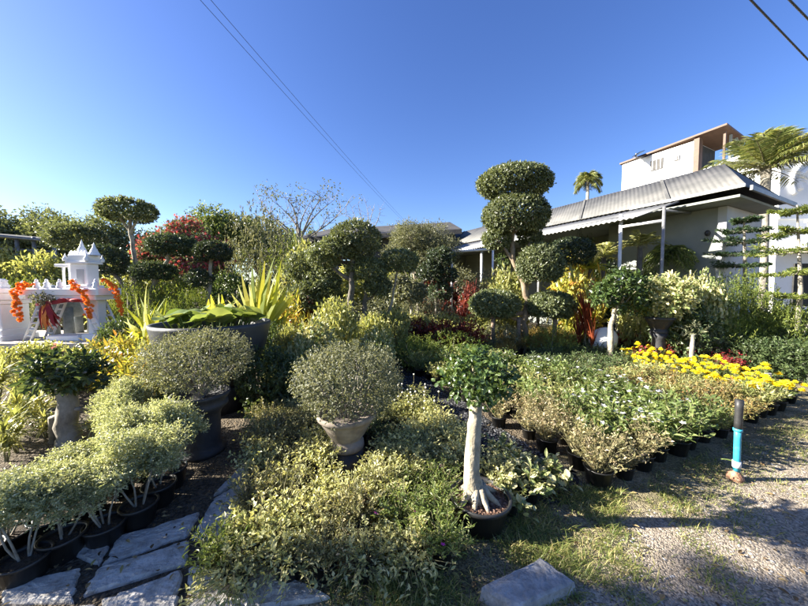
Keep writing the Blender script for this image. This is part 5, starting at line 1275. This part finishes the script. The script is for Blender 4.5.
# white rail fence far
Y = 10; t = thing('white_rail', 'thin white pipe rail before the far house porch', 'rail', (P(470, 252, Y)[0], Y, 0)); m = MB(); m.tube([P(450, 252, Y), P(495, 249, Y)], [.04, .04], 'steel_white', 8); m.build('rail', t)
for x in (452, 493): q = P(x, 250.5, Y); m = MB(); m.tube([(q[0], Y, 0), (q[0], Y, q[2])], [.035, .035], 'steel_white', 8); m.build('post', t)
q0 = P(493, 250, 9); m = MB()
# Norfolk pines
def norfolk(label, px, top, base, Y, tiers, leaf, r0=.05):
    """tiers: (py, half width px)"""
    b, tp = P(px, base, Y), P(px, top, Y); s = Y / F; t = thing('norfolk_pine', label, 'pine', (b[0], Y, 0)); m = MB(); m.tube([(b[0], Y, 0), (b[0] + .02, Y, tp[2] * .5), tp], [r0, r0 * .8, r0 * .25], 'bark_grey', 8); m.build('trunk', t); m = MB()
    for py, hw in tiers:
        c = P(px, py, Y); nb = 6; a0 = rng.random() * 6
        for k in range(nb):
            a = a0 + 6.283 * k / nb; d = np.array([math.cos(a), math.sin(a), -.12 + .25 * rng.random()]); L = hw * s * (.7 + .45 * rng.random())
            pts = [c + d * L * f + np.array([0, 0, .10 * L * f * f]) for f in np.linspace(0, 1, 6)]
            m.tube(pts, np.linspace(.012, .004, 6), 'bark_grey', 4, False)
            n = 34; f = .12 + .88 * rng.random(n); side = np.array([-math.sin(a), math.cos(a), 0]); sg = np.sign(rng.normal(size=n))[:, None]
            p = c + d * L * f[:, None] + np.array([0, 0, .10 * L]) * (f ** 2)[:, None]
            dl = nrm(side * sg + d * .8 + [0, 0, .15] + .2 * rdir(n)); ll = L * .32 * (1.15 - .7 * f)
            for j in range(6):     # each side shoot clothed with needles
                m.leaves(DIAMOND, p + dl * (ll * j / 6)[:, None], dl + .8 * rdir(n), rdir(n), .075, .014, leaf)
    m.build('crown', t); return t
norfolk('young star tiered pine with dark flat branches before the pale wall', 744, 217, 300, 6.4, [(221, 12), (231, 19), (243, 25), (255, 29), (266, 24)], 'leaf_pine_dark')
norfolk('tall slender sunlit pine at the right edge with widely spaced tiers', 797, 205, 330, 5.4, [(212, 16), (232, 24), (252, 30), (274, 32), (297, 28)], 'leaf_pine', .04)

# ================================================================== WHITE BUILDINGS BEHIND
W0 = np.array([20.5, 22.0, 0]); t = thing('white_building', 'white upper storey building with brown roof edge behind the tin roofed house', 'building', W0)
bx = lambda m, a, b, mat, bev=0: m.box(a, b, mat, bev, hu, hv, W0)
m = MB(); bx(m, (0, 0, 0), (3.4, 4.6, 11.88), 'white_wall'); m.build('wall', t)
m = MB(); m.slab([W0 - hu * .15 - hv * 1.7 + [0, 0, 12.30], W0 + hu * 3.6 - hv * 1.7 + [0, 0, 12.05], W0 + hu * 3.6 + hv * 4.9 + [0, 0, 11.95], W0 - hu * .15 + hv * 4.75 + [0, 0, 12.02]], .12, 'brown_trim'); m.build('roof', t)
m = MB(); bx(m, (.05, -.35, 0), (.4, -.01, 11.95), 'brown_trim'); bx(m, (-.12, -.34, 9.5), (.03, -.05, 11.95), 'brown_trim'); m.build('corner_post', t)
m = MB(); bx(m, (.5, -1.5, 8.2), (3.4, -.36, 8.5), 'wall_grey_green'); m.build('balcony_floor', t)
for k in range(4):
    m = MB(); bx(m, (.4 + k * .95, -1.5, 0 if k in (0, 3) else 8.51), (.52 + k * .95, -1.38, 12.0), 'brown_trim' if k == 0 else 'wall_grey_green'); m.build('balcony_post', t)
m = MB()
for k in range(12): bx(m, (.56 + k * .23, -1.46, 8.51), (.61 + k * .23, -1.4, 9.5), 'steel_grey')
bx(m, (.53, -1.48, 9.501), (3.2, -1.38, 9.58), 'steel_grey'); m.build('balcony_rail', t)
m = MB(); bx(m, (.5, -.06, 8.6), (3.3, -.02, 11.8), 'dark_opening'); m.build('balcony_back', t)
for (v, z, w_, h_) in ((1.75, 10.6, .8, .8), (.75, 10.85, .35, .35), (1.75, 8.9, .8, .7)):
    m = MB(); bx(m, (-.05, v, z), (-.01, v + w_, z + h_), 'dark_roof')
    win = m.build('window', t); m = MB()
    for k in range(3): bx(m, (-.08, v + w_ * (k + .5) / 3 - .03, z + .04), (-.051, v + w_ * (k + .5) / 3 + .03, z + h_ - .04), 'steel_grey')
    m.build('grille', win)
q = P(642, 156, 24.5); t = thing('solar_panel', 'dark tilted solar panels above the white building roof', 'solar panel', q); m = MB()
for x0 in (632, 645): m.slab([P(x0, 157, 24.2), P(x0 + 8, 151.5, 24.2), P(x0 + 13, 150, 25.2), P(x0 + 5, 155, 25.2)], .05, 'panel_blue')
m.build('panel', t); m = MB()
for x in (636, 651): q = P(x, 157, 24.7); m.tube([q, [q[0], q[1], 12.2]], [.05, .05], 'steel_grey', 6)
m.tube([P(634, 158, 24.7), P(654, 155, 24.7)], [.04, .04], 'steel_grey', 6); m.build('stand', t)
# ornate white house at the right edge
Y = 15.0; O = np.array([P(779, 200, Y)[0], Y, 0]); t = thing('ornate_house', 'bright white ornate house with curved mouldings at the right picture edge', 'building', O)
bx = lambda m, a, b, mat, bev=0: m.box(a, b, mat, bev, (1, 0, 0), (0, 1, 0), O)
zt = P(800, 146, Y)[2]
m = MB(); bx(m, (0, 0, 0), (9, 6, zt), 'white_wall'); m.build('wall', t)
m = MB(); bx(m, (-.3, -.35, zt + .001), (9.3, 6.2, zt + .28), 'white_paint', .03); bx(m, (-.15, -.2, zt - .22), (9.1, -.003, zt - .001), 'white_paint', .02); m.build('cornice', t)
m = MB()
for cx_, cz, r_ in ((1.5, zt - 1.7, 1.0), (1.5, zt - 1.7, .65), (4.2, zt - 1.7, 1.0), (4.2, zt - 1.7, .65)):
    m.tube([O + [cx_ + r_ * math.cos(a), -.05, cz + r_ * math.sin(a)] for a in np.linspace(-.6, 3.8, 22)], np.full(22, .10), 'white_paint', 8)
bx(m, (-.1, -.14, zt - 3.5), (9, -.002, zt - 3.25), 'white_paint', .02); m.build('moulding', t)
m = MB(); bx(m, (-.1, -1.2, 3.35), (9, -.01, 3.6), 'white_paint', .02); bx(m, (-.1, -1.2, 4.45), (9, -1.05, 4.6), 'white_paint', .02)
for k in range(30): m.lathe([(.06, 0), (.04, .08), (.075, .3), (.03, .55), (.05, .8), (.06, .845)], 'white_paint', O + [k * .3 + .05, -1.12, 3.602], 8)
m.build('balustrade', t)
for x in (.9, 3.4): m = MB(); bx(m, (x, -.06, .6), (x + 1.2, -.004, 2.7), 'dark_opening'); m.build('window', t)
# lower tin canopy of the house to the right
# palms
def palm(label, px, py, Y, rpx, nf, leaf, r0, ll, lw, droop=.75, emin=-.35):
    c = P(px, py, Y); t = thing('palm_tree', label, 'palm', (c[0], Y, 0)); m = MB(); s = Y / F
    m.tube([(c[0] + .1, Y, 0), c * [1, 1, .35] + [.1, 0, 0], c * [1, 1, .7] + [.03, 0, 0], c], [r0 * 1.3, r0, r0 * .9, r0 * .85], 'bark_grey', 10, wob=.03); m.build('trunk', t); m = MB()
    for k in range(nf):
        a = 2.4 * k + rng.normal() * .15; e = emin + (1.45 - emin) * (k / nf)
        frond(m, c, np.array([math.cos(a) * math.cos(e), math.sin(a) * math.cos(e), math.sin(e)]), np.array([0, 0, 1.]), rpx * s * (.85 + .25 * rng.random()), leaf, 40, lw, ll, droop, rr=.03)
    m.build('crown', t); return t
palm('large feathery palm rising behind the tin roof near the ornate house', 766, 170, 11.5, 50, 30, 'leaf_palm', .16, .62, .045, .28, .05)
palm('small far palm standing alone against the sky', 588, 178, 40, 14, 20, 'leaf_palm', .2, 1.0, .10, .9)

# ================================================================== CABLES
def cable(label, a, b, sag, r_):
    a, b = np.array(a), np.array(b); n = 40
    m = MB(); m.tube([a + (b - a) * t_ - np.array([0, 0, sag * 4 * t_ * (1 - t_)]) for t_ in np.linspace(0, 1, n)], np.full(n, r_), 'cable', 6)
    tag(m.build('power_cable', None, tuple(a)), label, 'cable')
cable('thin cable crossing the sky, left one of the long pair', P(150, -56, 6), P(404, 222, 30), .12, .006)
cable('thin cable crossing the sky, right one of the long pair', P(166, -52, 6), P(408, 224, 30), .12, .006)
for lab, p0, p1 in (('black cable across the top right corner, lower one', (722, -30), (840, 93)), ('black cable across the top right corner, upper one', (770, -20), (850, 62))):
    lev = lambda q: P(*q, 1.0)                                   # both points of a level wire 7 m up
    w0, w1 = [np.array([0, 0, CAMH]) + (lev(q) - [0, 0, CAMH]) * (5.5 / (lev(q)[2] - CAMH)) for q in (p0, p1)]
    cable(lab, w0 - (w1 - w0) * 3, w1 + (w1 - w0) * 3, 0, .018)

# ================================================================== ADDED TREE (unseen, left of the frame; placed and shaped to cast the foreground shade)
t = thing('added_shade_tree', 'unseen tree added left of the paving to shade the foreground', 'tree', (-9.2, -1.0, 0)); m = MB(); tm = MB()
tm.tube([(-9.2, -1, 0), (-9.15, -.95, 1.2), (-9.2, -1, 4.0)], [.26, .2, .17], 'bark_grey', 10, wob=.05)
for i in range(150):
    c = np.array([-9.2 + rng.uniform(-1.1, 1.1), rng.uniform(-3.6, .9) if i < 80 else rng.uniform(.1, 1.06), rng.uniform(4.1, 6.7)]); crown(m, c, (.55, .45, .45), 'leaf_deep', .13, .065, DIAMOND, 1.5, .3, .25, 420, .3)
    if i % 6 == 0: tm.tube(bez((-9.2, -1, 3.9), c, rng.normal(size=3) * .2), np.linspace(.09, .02, 6), 'bark_grey', 6)
m.build('crown', t); tm.build('trunk', t)

# ================================================================== LIGHT
SUN_EL, SUN_AZ = R(26), R(-90)                 # azimuth from +Y towards +X
w = bpy.data.worlds.new('World'); sc.world = w; w.use_nodes = True; nt = w.node_tree; nt.nodes.clear()
sky = nt.nodes.new('ShaderNodeTexSky'); sky.sky_type = 'NISHITA'; sky.sun_disc = False
sky.sun_elevation = SUN_EL; sky.sun_rotation = SUN_AZ; sky.air_density = 1.0; sky.dust_density = .5; sky.ozone_density = 3.0; sky.altitude = 0
bg = nt.nodes.new('ShaderNodeBackground'); bg.inputs[1].default_value = .052
out = nt.nodes.new('ShaderNodeOutputWorld'); hs = nt.nodes.new('ShaderNodeHueSaturation'); hs.inputs['Saturation'].default_value = 1.2; hs.inputs['Hue'].default_value = .518; nt.links.new(sky.outputs[0], hs.inputs['Color']); nt.links.new(hs.outputs[0], bg.inputs[0]); nt.links.new(bg.outputs[0], out.inputs[0])
sd = bpy.data.lights.new('sun', 'SUN'); sd.energy = 5.0; sd.angle = R(.55); sd.color = (1, .93, .82)
so = bpy.data.objects.new('sun', sd); COL.objects.link(so)
dvec = Vector((-math.sin(SUN_AZ) * math.cos(SUN_EL), -math.cos(SUN_AZ) * math.cos(SUN_EL), -math.sin(SUN_EL)))
so.rotation_euler = dvec.to_track_quat('-Z', 'Y').to_euler(); so.location = (-20, 0, 20)
vs = sc.view_settings; vs.view_transform = 'Standard'; vs.look = 'None'; vs.gamma = 1; vs.use_curve_mapping = False; vs.exposure = 2.3
sc.cycles.max_bounces = 10; sc.cycles.diffuse_bounces = 7; sc.cycles.glossy_bounces = 2; sc.cycles.transmission_bounces = 5
sc.cycles.use_denoising = True
